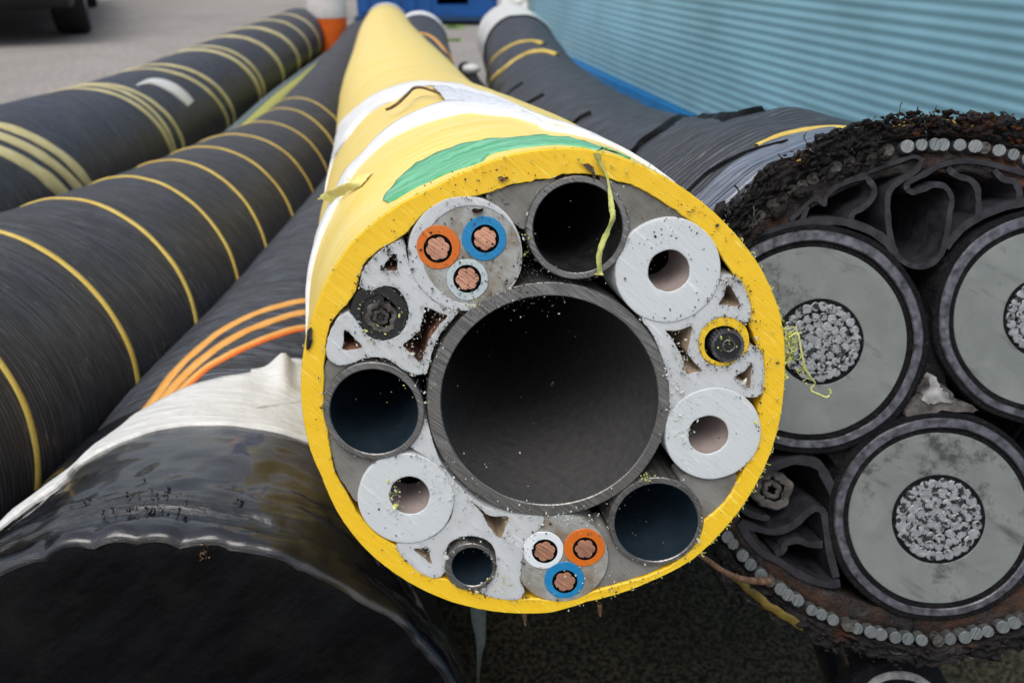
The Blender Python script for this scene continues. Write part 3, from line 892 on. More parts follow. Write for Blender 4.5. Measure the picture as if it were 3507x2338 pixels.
# ---- wraps on the sheath
def ft(tube, conv, pts): return [tube.find(*conv(*p)) for p in pts]
def ext_l(P, ds, dth, n=3):  # prolong the start round the hidden side
    q0, t0 = P[0]
    return [(q0 + ds * (i / n), t0 + dth * (i / n)) for i in range(n, 0, -1)] + P
def ext_r(P, ds, dth, n=3):
    q0, t0 = P[-1]
    return P + [(q0 + ds * (i / n), t0 + dth * (i / n)) for i in range(1, n + 1)]
up1 = ft(TY, t4, [(290,1150),(350,1000),(450,870),(560,780),(700,700),(850,645),(980,625),(1150,635),(1300,655),(1500,720),(1700,800),(1900,905)])
lo1 = ft(TY, t4, [(310,1260),(350,1180),(430,1060),(560,900),(700,810),(800,770),(900,710),(1000,670),(1150,680),(1300,710),(1500,770),(1720,850),(1900,930)])
up1 = ext_r(ext_l(up1, -.10, -1.5), -.02, 1.1); lo1 = ext_r(ext_l(lo1, -.10, -1.5), -.02, 1.1)
patch('white_tape', TY, up1, lo1, M['white_tape'], yb, .0010, 110, 6)
up2 = ft(TY, t4, [(345,1480),(420,1330),(560,1180),(700,1040),(850,930),(1000,860),(1190,800),(1400,805),(1600,840),(1750,875),(1900,945),(2010,1000)])
lo2 = ft(TY, t4, [(400,1480),(450,1370),(560,1240),(640,1165),(700,1110),(850,1020),(1000,960),(1200,900),(1350,872),(1500,885),(1700,905),(1850,950),(2010,1010)])
up2 = ext_r(ext_l(up2, -.04, -1.2), 0, 1.0); lo2 = ext_r(ext_l(lo2, -.04, -1.2), 0, 1.0)
patch('white_tape', TY, up2, lo2, M['white_tape'], yb, .0020, 110, 6)
um = ft(TY, t4, [(1075,680),(1200,680),(1400,735),(1600,800),(1750,860)])
lm = ft(TY, t4, [(1190,805),(1300,815),(1450,830),(1600,855),(1760,885)])
o = patch('printed_label', TY, um, lm, M['paper'], yb, .0015, 50, 8, puff=.002)
o['label'] = 'grey printed film between the two white tapes'
gu = ft(TY, t4, [(700,1540),(740,1480),(800,1400),(850,1345),(950,1262),(1100,1185),(1300,1115),(1500,1080),(1700,1057),(1900,1046)]) + ft(TY, t5, [(850,927),(1000,962),(1150,1012),(1290,1075)])
gl = ft(TY, t4, [(745,1560),(800,1530),(850,1500),(1000,1420),(1150,1352),(1300,1295),(1450,1245)]) + ft(TY, t5, [(350,1040),(500,1005),(650,985),(800,975),(950,985),(1080,1015),(1200,1055),(1300,1095)])
patch('green_tape', TY, gu, gl, M['green_tape'], yb, .0007, 110, 8)
# peeled flap of yellow skin on the left shoulder
mbf = MB()
P0, T0 = TY.find(*cd(800, 440)); 
fl = []
n1, n2 = 22, 9
for i in range(n1):
    u_ = i / (n1 - 1)
    x, y = [np.interp(u_, [0, .2, .45, .7, 1], v_) for v_ in ([770, 782, 803, 832, 858], [468, 454, 441, 425, 395])]
    q_, t_ = TY.find(*cd(x, y))
    for j in range(n2):
        f_ = j / (n2 - 1)
        lift = .007 * math.sin(f_ * 2.2) * (1 - u_) ** .6 + .001
        fl.append(TY.surf(max(q_ - .004 + .020 * f_ * (1 - .5 * u_), 0), t_ - .05 * f_, lift + .0006 * float(vnoise(i * .9, j * .7))))
mesh('peeled_flap', fl, grid_faces(n1, n2), M['flap'], yb, [(v[0], v[1]) for v in fl])
# white cap at the far end
TY.mesh('end_tape', M['white_tape'], yb, 90, TY.L - .32, None, .003, True)

# ================================================================== ARMOURED POWER CABLE (right)
FR = Face(1950, 1000, 3182, 1354.4, .39)
WR = [c5(*p) for p in [(1068,270),(1147,262),(1222,255),(1305,257),(1385,262),(1458,268),(1543,275),(1623,288),(1703,303),(1770,327),(668,427),(595,465),(450,570),(312,663),(240,725)]] + [c6(*p) for p in [(155,825),(237,932),(340,1020),(455,1100),(568,1178),(683,1240),(805,1280),(935,1322),(1068,1342),(1208,1350),(1345,1325),(1492,1285),(1637,1215)]]
q = np.array([FR.uv(*p) for p in WR]); cc = np.linalg.lstsq(np.c_[2 * q, np.ones(len(q))], (q ** 2).sum(1), rcond=None)[0]
FR.p0 = FR.w(cc[0], cc[1])
q = q - cc[:2]
RW = float(np.mean(np.hypot(q[:, 0], q[:, 1])))
RO = RW * 1.085
rwf = radial(FR, WR)
def rf_r(q_, th):
    e = .005 * np.exp(-((q_ - .17) / .05) ** 2) * (1 + .5 * vnoise(th * 5, q_ * 30))
    e = e + .0035 * vnoise(th * 2.5 + 3, q_ * 14) * sstep(.1, .2, q_) + .0012 * vnoise(th * 7, q_ * 60, 2)
    return e - .004 * sstep(0, .03, q_) * (1 - sstep(.1, .16, q_)) - .006 * sstep(.2, .5, q_)
TR = Tube([FR.p0, PW(1735, 705, .58), PW(1495, 545, .85), PW(1325, 380, 1.25), PW(1243, 240, 1.95), PW(1190, 114, 2.9), PW(1168, 88, 3.3)], RO, FR, .2, .01, rf_r)
rb = root('armoured_cable', (FR.p0[0], FR.p0[1], FR.p0[2] - RO), 'black armoured cable on the right, cut end showing three pale cores ringed by wires', 'cable', 'cut cable lengths lying in the yard')
TR.mesh('outer_wrap', M['yarn_d'], rb, 200, .006, TR.L - .55)
o = TR.mesh('plastic_sleeve', M['white_wrap'], rb, 120, TR.L - .6, None, .006, True); o['label'] = 'pale grey plastic bag round the far end'
CR = Cut(TR, FR)
nth = 420
th = np.linspace(-math.pi, math.pi, nth + 1)
rr_in = RW * 1.035
loops, n_r = [], 16
for i in range(n_r):
    f_ = i / (n_r - 1)
    jag = .0035 * vnoise(th * 16, 1.1) + .0022 * vnoise(th * 45, 5.2)
    r_ = (RO + .004 + jag) * (1 - f_) + rr_in * f_
    z = .001 + .0030 * vnoise(th * 22, f_ * 6) + .0018 * vnoise(th * 70, f_ * 14)
    if i == 0: z = z - .006
    loops.append(FR.p0 + np.outer(r_ * np.sin(th), FR.e1) + np.outer(r_ * np.cos(th), FR.e2) + np.outer(z, FR.n))
r_ = RO + .0 * th
loops.insert(0, TR.surf(np.full(nth + 1, .02), th, .0005))
loops.append(FR.p0 + np.outer(rr_in * np.sin(th), FR.e1) + np.outer(rr_in * np.cos(th), FR.e2) - FR.n * .02)
V = np.concatenate(loops)
mesh('bitumen_crust', V, grid_faces(len(loops), nth + 1), M['crust'], rb, np.stack([(V - FR.p0) @ FR.e1, (V - FR.p0) @ FR.e2], 1))
# groove behind the wires and the bedding inside them
loops = []
rins = RW * .945
RC = RW * .90
for i in range(12):
    f_ = i / 11
    r_ = rr_in * 1.01 * (1 - f_) + RC * f_ + .0008 * vnoise(th * 20, f_ * 4)
    z = -.0035 + .0025 * sstep(.35, .6, f_) + .0012 * vnoise(th * 26, f_ * 5)
    loops.append(FR.p0 + np.outer(r_ * np.sin(th), FR.e1) + np.outer(r_ * np.cos(th), FR.e2) + np.outer(z, FR.n))
loops.append(FR.p0 + np.outer(RC * np.sin(th), FR.e1) + np.outer(RC * np.cos(th), FR.e2) - FR.n * .03)
V = np.concatenate(loops)
mesh('bedding_layer', V, grid_faces(len(loops), nth + 1), M['bedding'], rb, np.stack([(V - FR.p0) @ FR.e1, (V - FR.p0) @ FR.e2], 1))
wr_ = .5 * np.linalg.norm(q[1] - q[2]) * .97
nw = int(2 * math.pi * RW / (wr_ * 2.06))
wm = None
for i in range(nw):
    an = (i + .35 * vnoise(i * 1.7, 2.2)) / nw * 2 * math.pi
    rr_ = float(rwf(math.atan2(math.sin(an), math.cos(an)))) * .5 + RW * .5 + .0006 * float(vnoise(i * 2.3, .4))
    u_, v_ = rr_ * math.sin(an), rr_ * math.cos(an)
    pw = proj(FR.w(u_, v_))
    if not (-60 < pw[0] < 3600): continue
    # the wires from about ten to twelve o'clock are half buried in the crust
    dd = math.degrees(math.atan2(math.sin(an), math.cos(an)))
    z = .0022 + .0006 * float(vnoise(i * 1.1, 7.7)) - (.0040 if -78 < dd < -12 else 0)
    o = None
    a = np.linspace(0, 2 * np.pi, 12, endpoint=False)
    rw1 = wr_ * (1 + .08 * float(vnoise(i, 9.1)))
    tilt = .25 * vnoise(i * 3.1, 1.1)
    V = []
    for rad, zz in ((1, z - .012), (1, z - .00015), (.93, z), (.25, z)):
        V += [FR.w(u_ + rad * rw1 * math.cos(t), v_ + rad * rw1 * math.sin(t), zz + (tilt * rad * rw1 * math.cos(t) if zz > z - .01 else 0)) for t in a]
    V.append(FR.w(u_, v_, z))
    F = grid_faces(4, 12, True) + [(36 + j, 36 + (j + 1) % 12, 48) for j in range(12)]
    Vn = np.array(V)
    mesh('armour_wire', Vn, F, M['wire_dirty' if (-78 < dd < -12 or i % 7 == 3) else 'wire'], rb, np.stack([(Vn - FR.p0) @ FR.e1, (Vn - FR.p0) @ FR.e2], 1), smooth=False)
# black backing behind the cores, painting in the cavities' shade
def circle(c, n=96, k=1.0):
    a = np.linspace(0, 2 * np.pi, n, endpoint=False)
    return np.stack([c[0] + k * c[2] * np.cos(a), c[1] + k * c[2] * np.sin(a)], 1)
CR.plate('black_gap_backing', circle((0, 0, RC * 1.01)), [], M['void'], rb, -.07, .002)
def SR(conv, pts, sub=4): return smooth_closed(FR.poly(conv, pts), sub)
def conductor(c, parent, seed):
    mb = MB(); rg = random.Random(seed)
    rs = c[2] / 9.2
    rows = [(0, 1), (2, 6), (4, 12), (6, 19), (8.2, 27)]
    for rad, cnt in rows:
        for j in range(cnt):
            an = j / cnt * 2 * math.pi + rad * .3
            x = c[0] + rs * rad * 1.03 * math.cos(an) + rg.uniform(-.15, .15) * rs; y = c[1] + rs * rad * 1.03 * math.sin(an) + rg.uniform(-.15, .15) * rs
            a = np.linspace(0, 2 * np.pi, 9, endpoint=False) + rg.random()
            r_ = rs * rg.uniform(1.10, 1.34) * (1 + .12 * np.array([rg.uniform(-1, 1) for _ in a]))
            z = .0012 + rg.uniform(-.0002, .0002); tx, ty = rg.uniform(-.08, .08), rg.uniform(-.08, .08)
            V = []
            for k_, zz in ((1.0, -.006), (1.0, 0), (.8, .00025)):
                V += [FR.w(x + k_ * r_[i] * math.cos(a[i]), y + k_ * r_[i] * math.sin(a[i]), z + zz + (tx * math.cos(a[i]) + ty * math.sin(a[i])) * rs * (zz > -.005)) for i in range(9)]
            mb.add(V, grid_faces(3, 9, True) + [tuple(18 + i for i in range(9))], [(x, y)] * 27)
    return mb.build('stranded_conductor', M['alu'], parent, False)
cores = [((2391,3161,792,1531.7), (2432,3119,845,1489), (2678.8,2933,1035,1305), 'upper left'),
         ((3203,3957,738,1429), (3252,3908,783,1396), (3440,3720,971,1202), 'right-hand, cut off by the picture edge'),
         ((2857,3567,1426,2111), (2896.6,3527,1473.5,2071), (3072,3353,1641,1912), 'lower')]
for n_, (lo, ins, con, where) in enumerate(cores):
    co, ci, cc_ = FR.circ(*lo), FR.circ(*ins), FR.circ(*con)
    p = CR.ring('power_core', co, ci[2] * 1.035, M['lead'], rb, .0018, .012, M['inner_rub'], None, 128, .0006, .0005, (ci[0], ci[1]), 3)
    p['label'] = where + ' power core with a grey lead sheath'
    CR.ring('semiconducting_layer', (ci[0], ci[1], ci[2] * 1.05), ci[2] * .965, M['inner_rub'], p, .0002, .01, None, None, 96, .0004, .0004, None, 3)
    CR.ring('insulation', (ci[0], ci[1], ci[2] * .975), cc_[2] * 1.13, M['core_ins'], p, .0009, .01, M['inner_rub'], None, 96, .0003, .0002, (cc_[0], cc_[1]), 3)
    CR.disc('conductor_screen', (cc_[0], cc_[1], cc_[2] * 1.14), M['inner_rub'], p, .0003, 64, .01)
    conductor(cc_, p, n_ + 3)
    # black outer serving of each core
    CR.ring('core_serving', (co[0], co[1], co[2] * 1.055), co[2] * .995, M['inner_rub'], p, .0008, .03, None, None, 128, .0006, .0008, None, 3)
# filler between the cores
CR.plate('core_gap_filler', SR(c6, [(640,350),(760,360),(900,300),(1040,180),(1100,60),(1130,-60),(1180,-250),(1200,-330),(1290,-300),(1270,-150),(1290,30),(1350,140),(1440,190),(1300,190),(1100,190),(950,260),(820,380),(740,470),(700,430)]), [], M['inner_rub'], rb, -.003, .01, rag=.0006)
CR.plate('wadding', SR(c6, [(1185,0),(1230,10),(1290,60),(1330,110),(1410,140),(1400,165),(1200,170),(1050,190),(1100,120),(1140,60)]), [], M['felt'], rb, .0004, .006, rag=.0012)
CR.plate('wadding', SR(c6, [(1190,-20),(1215,0),(1225,40),(1260,70),(1290,120),(1230,115),(1180,130),(1130,100),(1150,60),(1175,40)]), [], M['foam'], rb, .0014, .006, rag=.0015)
# thin walled extruded profiles
def wall(mb, conv, pts, width, z=.0004, depth=.07):
    P = smooth_open(FR.poly(conv, pts), 6)
    d = np.gradient(P, axis=0); d /= np.linalg.norm(d, axis=1)[:, None] + 1e-12
    nn = np.stack([-d[:, 1], d[:, 0]], 1)
    wv = width * (1 + .18 * vnoise(np.arange(len(P)) * .45, len(pts) * 1.3))[:, None]
    A, B = P + nn * wv / 2, P - nn * wv / 2
    zz = z + .0003 * vnoise(np.arange(len(P)) * .5, .7)
    L = []
    for K, zo in ((A, -depth), (A, None), (B, None), (B, -depth)):
        if zo is None:
            L.append(FR.p0 + K[:, :1] * FR.e1 + K[:, 1:] * FR.e2 + FR.n * zz[:, None])
        else:
            L.append(TR.pt(np.full(len(K), -zo), K[:, 0], K[:, 1]))
    V = np.stack(L, 1).reshape(-1, 3)
    mb.add(V, grid_faces(len(P), 4), np.tile(P[:, None, :], (1, 4, 1)).reshape(-1, 2))
px = lambda k: k / 1.6332 * .39 / FPX
W22 = px(24)
mb = MB()
for pts, k_ in (([(500,680),(560,620),(620,565),(660,565),(692,590),(700,545),(760,490),(860,450),(935,432)], 1), ([(930,440),(968,500),(955,560),(900,610),(850,640),(835,690)], 1.3),
               ([(330,790),(440,725),(600,690),(740,680),(840,695),(950,735),(1030,790),(1090,860)], 1.9), ([(600,600),(560,690)], 1), ([(700,520),(820,455),(960,400),(1100,350),(1190,322),(1245,345)], .9)):
    wall(mb, c5, pts, W22 * k_)
sharp(mb.build('extruded_filler', M['fill_prof'], rb), 40)
mb = MB()
for pts, k_ in (([(1235,350),(1195,405),(1110,460),(1055,515),(1042,600),(1055,740),(1085,850),(1130,905),(1200,935),(1280,925),(1340,870),(1370,780),(1388,650),(1402,560),(1370,495),(1310,478),(1250,500),(1190,520),(1152,500),(1165,465),(1250,420),(1330,375),(1400,355),(1500,345),(1650,372),(1900,440)], 1.25),):
    wall(mb, c5, pts, W22 * k_)
sharp(mb.build('extruded_filler', M['fill_prof'], rb), 40)
mb = MB()
for pts, k_ in (([(1380,385),(1430,428),(1500,450),(1542,495),(1550,560),(1555,670)], 1.4), ([(1640,395),(1690,448),(1750,462),(1780,520),(1775,570)], 1.4), ([(1370,830),(1450,730),(1555,660),(1700,600),(1900,560)], 1.8)):
    wall(mb, c5, pts, W22 * k_)
sharp(mb.build('extruded_filler', M['fill_prof'], rb), 40)
mb = MB()
for pts, k_ in (([(300,480),(400,440),(500,415),(600,435),(650,510),(690,600),(700,700)], 2.0), ([(200,655),(250,690),(330,715),(345,700)], 1.3), ([(205,735),(290,768),(380,785),(470,755),(560,680),(605,665),(640,700),(660,860),(700,1020)], 1.5),
               ([(385,900),(425,880),(440,845),(500,828),(560,850),(630,850)], 1.4), ([(200,740),(290,870),(400,935),(520,1010),(640,1055),(720,1050)], 1.6)):
    wall(mb, c6, pts, px(24) * 1.08 * k_)
sharp(mb.build('extruded_filler', M['fill_prof'], rb), 40)
cs = FR.circ(*(2400 + 283 / 1.5104, 2400 + 495 / 1.5104, 1300 + 485 / 1.5104, 1300 + 698 / 1.5104))
sm_ = CR.ring('small_cable_end', cs, cs[2] * .55, M['felt'], rb, -.004, .004, M['inner_rub'], M['felt'], 48, .001, .0015, None, 4)
CR.ring('inner_tube', (cs[0], cs[1], cs[2] * .45), cs[2] * .2, M['felt'], sm_, -.004, .004, M['inner_rub'], M['void'], 32, .0008, .0008, None, 3)
# yellow stripe on the wrap behind the cut, stripes near the far end
mb = MB(); ribbon(mb, TR, ext_r(ft(TR, c5, [(310,262),(400,222),(500,190),(600,170),(720,160),(830,154),(905,152)]), 0, .9), .0045, .0015, .15); mb.build('yellow_stripe', M['st_yellow'], rb)
for pts in ([(340,600),(400,500),(470,440),(560,380),(640,348),(720,345),(800,372)], [(320,540),(350,440),(400,370),(480,315),(560,285),(640,278),(710,300)]):
    mb = MB(); ribbon(mb, TR, ft(TR, t5, pts), .018, .004, .3); mb.build('yellow_stripe', M['st_yellow'], rb)
M['sheen_wrap'] = film('sheen_streaked_black_tape', (.02, .025, .045), (.30, .33, .42), .3, .0006, (8, 420), .7)  # pale blue streaks put the black wrap's sheen into its colour
sa = ft(TR, c5, [(60,470),(180,360),(310,275),(400,236),(500,204),(620,180),(760,168),(890,163)])
sb = ft(TR, c5, [(130,600),(220,510),(330,420),(440,345),(560,280),(700,215),(820,185),(905,175)])
patch('sheen_streaked_tape', TR, ext_l(sa, 0, -.4), ext_l(sb, 0, -.4), M['sheen_wrap'], rb, .0010, 70, 10)
# torn ridges of wrap
for i, (pts, ww) in enumerate((([(1290,1060),(1380,960),(1500,880),(1700,810),(1900,750),(2050,720),(2160,680)], .02), ([(450,680),(500,610),(560,570)], .02), ([(580,710),(640,680),(700,650)], .014), ([(910,840),(960,800),(1030,765)], .012), ([(1650,1330),(1800,1180),(1950,1090),(2150,1010),(2340,960)], .008))):
    mb = MB(); ribbon(mb, TR, ft(TR, t5, pts), ww * .6, .004 if i < 4 else .002, .9, profile=[(-.5, -.3), (-.3, .9), (0, 1), (.2, .3), (.5, -.2)]); mb.build('torn_wrap_edge', M['cap'], rb)

# ================================================================== OTHER CABLES
# left lower cable with heat-shrink cap
FB = Face(1500, 900, 640, 2930, .305)
FB.p0 = O + ray(640, 2730 + 0) * .30
FB = Face(1560, 560, 600, 2815, .40)
RB = .116
def rf_b(q_, th):
    s_ = np.exp(-(q_ / .010) ** 2)
    return .038 * (1 - sstep(.0, .24, q_)) + s_ * (0.0026 * np.abs(np.sin(th * 15 + 2.4 * np.sin(th * 4))) ** .6 * (1 + .6 * vnoise(th * 9, 8.2)) + .0022 * vnoise(th * 7, 1.3)) - .002 * np.exp(-((q_ - .02) / .008) ** 2) + .0012 * vnoise(th * 4, q_ * 25) * (1 - sstep(.15, .2, q_)) + .0005 * vnoise(th * 9, q_ * 90)
TB = Tube([FB.p0, PW(545, 1190, .6), PW(752, 785, .9), PW(908, 440, 1.5), PW(960, 250, 2.1), PW(965, 135, 3.0), PW(965, 92, 3.6)], RB, FB, .1, .008, rf_b)
bb = root('capped_cable', (FB.p0[0], FB.p0[1], FB.p0[2] - RB), 'black cable at lower left with a glossy shrink cap, white wrap and orange stripes', 'cable', 'cut cable lengths lying in the yard')
TB.mesh('yarn_covering', M['yarn_c'], bb, 200, .1, None)
n_, nt_ = 0, 300
th = np.linspace(-math.pi, math.pi, nt_ + 1)
q_cap = np.r_[np.linspace(.002, .03, 24), np.linspace(.035, .2, 34)]
Q, TH = np.meshgrid(q_cap, th, indexing='ij')
V = TB.surf(Q, TH, .0025 + .0009 * vnoise(TH * 14, Q * 60, 2.2) * (Q < .12) + .0006 * vnoise(TH * 40, Q * 160, 6.2) * (Q < .12)).reshape(-1, 3)
rim = TB.r(np.zeros(nt_ + 1), th) + .0010
lip = []
for k_, z in ((.975, .0030), (.988, .0030), (.997, .0022), (1.002, .0010)):
    lip.append(FB.p0 + np.outer(rim * k_ * np.sin(th), FB.e1) + np.outer(rim * k_ * np.cos(th), FB.e2) + np.outer(z + .0008 * vnoise(th * 20, k_ * 40), FB.n))
V = np.concatenate(lip + [V])
Uc = np.concatenate([np.stack([th / (2 * math.pi), np.full(nt_ + 1, z)], 1) for z in (-.012, -.008, -.004, 0)] + [np.stack([TH / (2 * math.pi), Q], -1).reshape(-1, 2)])
mesh('shrink_cap', V, grid_faces(len(q_cap) + 4, nt_ + 1), M['shrink'], bb, Uc)
loops = []
for i, (k_, z) in enumerate(((.982, .0022), (.965, .0030), (.94, .0034), (.9, .0042), (.75, .006), (.5, .008), (.25, .009), (.02, .009))):
    r_ = rim * k_
    zz = z + .0012 * vnoise(th * 3 + i, k_ * 9)* (k_ < .98)
    loops.append(FB.p0 + np.outer(r_ * np.sin(th), FB.e1) + np.outer(r_ * np.cos(th), FB.e2) + np.outer(zz, FB.n))
V = np.concatenate(loops)
mesh('cap_face', V, grid_faces(len(loops), nt_ + 1), M['cap'], bb, np.stack([(V - FB.p0) @ FB.e1, (V - FB.p0) @ FB.e2], 1))

# striped cable 2 (single yellow stripes)
def rf_n(sd, a=.0006):
    return lambda q_, th: a * vnoise(th * 6, q_ * 70, sd) + .0015 * vnoise(th * 1.5, q_ * 4, sd + 3)
TC = Tube([PW(-560, 1120, .45), PW(-130, 930, .606), PW(215, 742, .80), PW(520, 520, 1.22), PW(690, 370, 1.81), PW(780, 235, 2.5), PW(825, 150, 3.3), PW(840, 110, 3.9)], .125, None, .1, .012, rf_n(1.5))
cb_ = root('striped_cable', tuple(TC.C[0] - np.array([0, 0, .125])), 'dark cable left of the yellow one, wound with evenly spaced single thin yellow stripes', 'cable', 'cut cable lengths lying in the yard')
TC.mesh('yarn_covering', M['yarn_b'], cb_, 180, cap=True)
TC.mesh('end_cap', M['cap'], cb_, 90, 0, .002, .0004, True)
def helix(tube, conv, pts, ext=(-2.7, 2.7)):
    P = ft(tube, conv, pts); P = np.array(P)
    b_, a_ = np.polyfit(P[:, 1], P[:, 0], 1); print('LAY', round(b_ * 2 * math.pi, 4))
    ths = np.linspace(ext[0], ext[1], 60)
    return [(float(np.clip(a_ + b_ * t, .004, tube.L - .004)), float(t)) for t in ths]
for pts in ([(-60,780),(0,820),(45,900),(85,1050),(72,1180)], [(0,545),(100,570),(220,640),(280,760),(310,960)], [(170,468),(260,478),(340,520),(400,600),(450,720),(445,810)], [(290,412),(400,425),(480,490),(540,590),(540,690)],
            [(390,375),(480,385),(560,440),(610,540),(605,640)], [(480,345),(560,352),(640,420),(675,500),(675,560)], [(560,312),(620,325),(690,390),(722,450)], [(625,283),(680,300),(735,360)], [(680,255),(730,280),(750,310)], [(715,232),(760,262)]):
    mb = MB(); ribbon(mb, TC, helix(TC, cd, pts), .0056, .0014, .12, sub=2, seed=pts[0][0]); mb.build('yellow_stripe', M['st_yellow'], cb_)

# triple striped cable 1 (far left)
TA = Tube([PW(-900, 800, .62), PW(-430, 640, .86), PW(30, 440, 1.22), PW(330, 295, 1.80), PW(530, 180, 2.5), PW(640, 110, 3.3), PW(690, 82, 3.85)], .122, None, .1, .02, rf_n(8.5))
ca_ = root('banded_cable', tuple(TA.C[0] - np.array([0, 0, .122])), 'black cable at far left with broad bands of three faded yellow stripes', 'cable', 'cut cable lengths lying in the yard')
TA.mesh('yarn_covering', M['yarn_a'], ca_, 160, cap=True)
TA.mesh('end_cap', M['cap'], ca_, 90, 0, .002, .0004, True)
for pts, ww in (([(0,345),(80,390),(130,430),(165,470)], 1.1), ([(30,325),(110,365),(170,420),(200,470)], 1.0), ([(70,315),(130,345),(190,400),(215,450)], 1.0),
            ([(270,220),(320,245),(360,285),(385,325)], .8), ([(285,212),(340,245),(385,300),(402,370)], .8), ([(300,210),(360,235),(405,300),(422,370)], .8),
            ([(410,168),(455,190),(500,250),(515,325)], .8), ([(435,158),(475,180),(520,245),(535,320)], .9),
            ([(495,120),(545,140),(590,205),(600,280)], 1.5), ([(510,112),(560,130),(600,200),(608,270)], 1.0), ([(575,92),(620,118),(650,170),(648,225)], 2.0), ([(620,72),(655,88),(682,130),(686,160)], 2.0), ([(665,58),(690,75),(710,105),(712,130)], 1.8), ([(695,45),(715,60),(733,95)], 1.8)):
    mb = MB(); ribbon(mb, TA, helix(TA, cd, pts), (.022 if ww <= 1.1 else .018) * ww, .0012, .25, sub=2, seed=pts[0][0]); mb.build('yellow_stripe', M['st_pale'], ca_)
# white wax smears on its crown
for pa, pb in (([(312,196),(350,181),(400,192),(445,232)], [(314,198),(348,194),(390,212),(430,245)]),):
    patch('white_smear', TA, ft(TA, cd, pa), ft(TA, cd, pb), M['white_wrap'], ca_, .0012, 24, 4)

# capped cable: orange stripes, white wrap
for pts, mt, ww in (([(310,962),(400,855),(500,765),(600,715),(715,690)], 'st_orange', .0085), ([(325,962),(420,865),(520,785),(620,738),(712,716)], 'st_orange', .0085), ([(345,958),(450,862),(540,805),(630,768),(712,750)], 'st_orange', .0055), ([(360,955),(460,862),(550,808),(640,772),(712,757)], 'st_red', .0035)):
    mb = MB(); ribbon(mb, TB, ext_r(ext_l(ft(TB, cd, pts), .02, -.5), .01, .8), ww, .0008, .15); o = mb.build('orange_stripe', M[mt], bb)
for pts in ([(955,78),(990,85),(1020,115)], [(985,128),(1015,140),(1040,165),(1060,185)]):
    mb = MB(); ribbon(mb, TB, ext_r(ext_l(ft(TB, cd, pts), .05, -.8), 0, .4), .02, .004, .1); mb.build('orange_stripe', M['st_orange'], bb)
TB.mesh('end_tape', M['white_tape'], bb, 80, TB.L - .2, None, .004, True)
up = ext_r(ext_l(ft(TB, cd, [(150,1100),(300,975),(400,915),(500,880),(560,868),(620,850),(700,835)]), -.03, -.8), .02, 1.3)
lo = ext_r(ext_l(ft(TB, cd, [(130,1130),(190,1075),(280,1025),(400,990),(500,985),(600,995),(680,1015)]), -.03, -.8), .02, 1.3)
patch('white_wrap', TB, up, lo, M['white_wrap'], bb, .0042, 120, 16)
# raised fold of the white wrap
n1, n2 = 16, 14; fl = []
for i in range(n1):
    u_ = i / (n1 - 1)
    for j in range(n2):
        f_ = j / (n2 - 1)
        x = 575 + 130 * f_ + 10 * u_; y = 905 - 20 * f_ + 55 * (u_ - .5) * 1.6
        q_, t_ = TB.find(*cd(min(x, 700), y))
        fl.append(TB.surf(q_, t_, .0045 + .011 * math.exp(-((f_ - .5) / .16) ** 2) * (1 - u_) ** 1.2))
mesh('wrap_fold', fl, grid_faces(n1, n2), M['white_wrap'], bb, [(v[0], v[1]) for v in fl])

# thin yellow-green hose between the left cables
TG = Tube([PW(540, 360, 1.55), PW(640, 255, 2.05), PW(720, 180, 2.9), PW(772, 132, 3.9)], .045, None, .1, .02, rf_n(4.4, .0004))
M['lime'] = stripe_mat('yellow_green_hose', (.34, .34, .05), (.42, .43, .10))
gr = root('thin_hose', tuple(TG.C[0] - np.array([0, 0, .05])), 'thin yellow-green hose with a grey-blue stripe lying between the two left cables', 'hose')
TG.mesh('hose_body', M['lime'], gr, 60, cap=True)
mb = MB(); ribbon(mb, TG, [(0.01, -.25), (TG.L * .3, -.22), (TG.L * .6, -.2), (TG.L - .01, -.2)], .026, .002, .05); mb.build('blue_stripe', simple('grey_blue_line', (.10, .14, .15), .5), gr)
# small black cable with pale layer, under the armoured cable
FS = Face(1900, 900, 2062 * D, 1640 * D, .42)
TS = Tube([FS.p0, FS.p0 + np.array([.02, .25, 0]), FS.p0 + np.array([.06, .8, .0])], .03, FS, .08, .01, rf_n(5.5, .0003))
sm = root('small_black_cable', (FS.p0[0], FS.p0[1], FS.p0[2] - .03), 'small black cable with a pale inner ring, under the armoured cable at the bottom edge', 'cable')
TS.mesh('jacket', M['shrink'], sm, 80, .001)
CS = Cut(TS, FS)
CS.ring('jacket_end', (0, 0, .030), .0235, M['inner_rub'], sm, .0005, .01, None, None, 80, .0008, 0, None, 3)
CS.ring('pale_layer', (0, 0, .0237), .0195, M['foam'], sm, .0008, .01, M['void'], None, 80, .0005, .0003, None, 3)
CS.disc('inner_core', (0, 0, .0196), M['inner_rub'], sm, -.002, 60, .004)

# ================================================================== BACKGROUND
# corrugated teal wall with a blue foot rail
ga = ground_pt(1898, 173, .10); gb = ground_pt(2291, 352, .10)
dr = (gb - ga); dr[2] = 0; dr /= np.linalg.norm(dr)
nrm = np.array([dr[1], -dr[0], 0]);
if (O - ga) @ nrm < 0: nrm = -nrm
M['teal'] = simple('teal_painted_steel', (.24, .47, .58), .38, var=.10, scale=3, spec=.5)
M['blue_rail'] = simple('bright_blue_paint', (.006, .22, .58), .35, var=.1, scale=5)
far = on_plane(1828, 60, ga, nrm)
t_far = (far - ga) @ dr
t_near = (gb - ga) @ dr + 3.2
wb = root('corrugated_wall', (ga[0], ga[1], 0), 'pale teal corrugated steel wall on the right with a bright blue foot rail', 'wall')
_z = [on_plane(3440, y, ga, nrm)[2] for y in (200, 251)]
pitch = abs(_z[0] - _z[1]); print('PITCH', pitch)
nz = int(1.7 / pitch) * 8
V = []
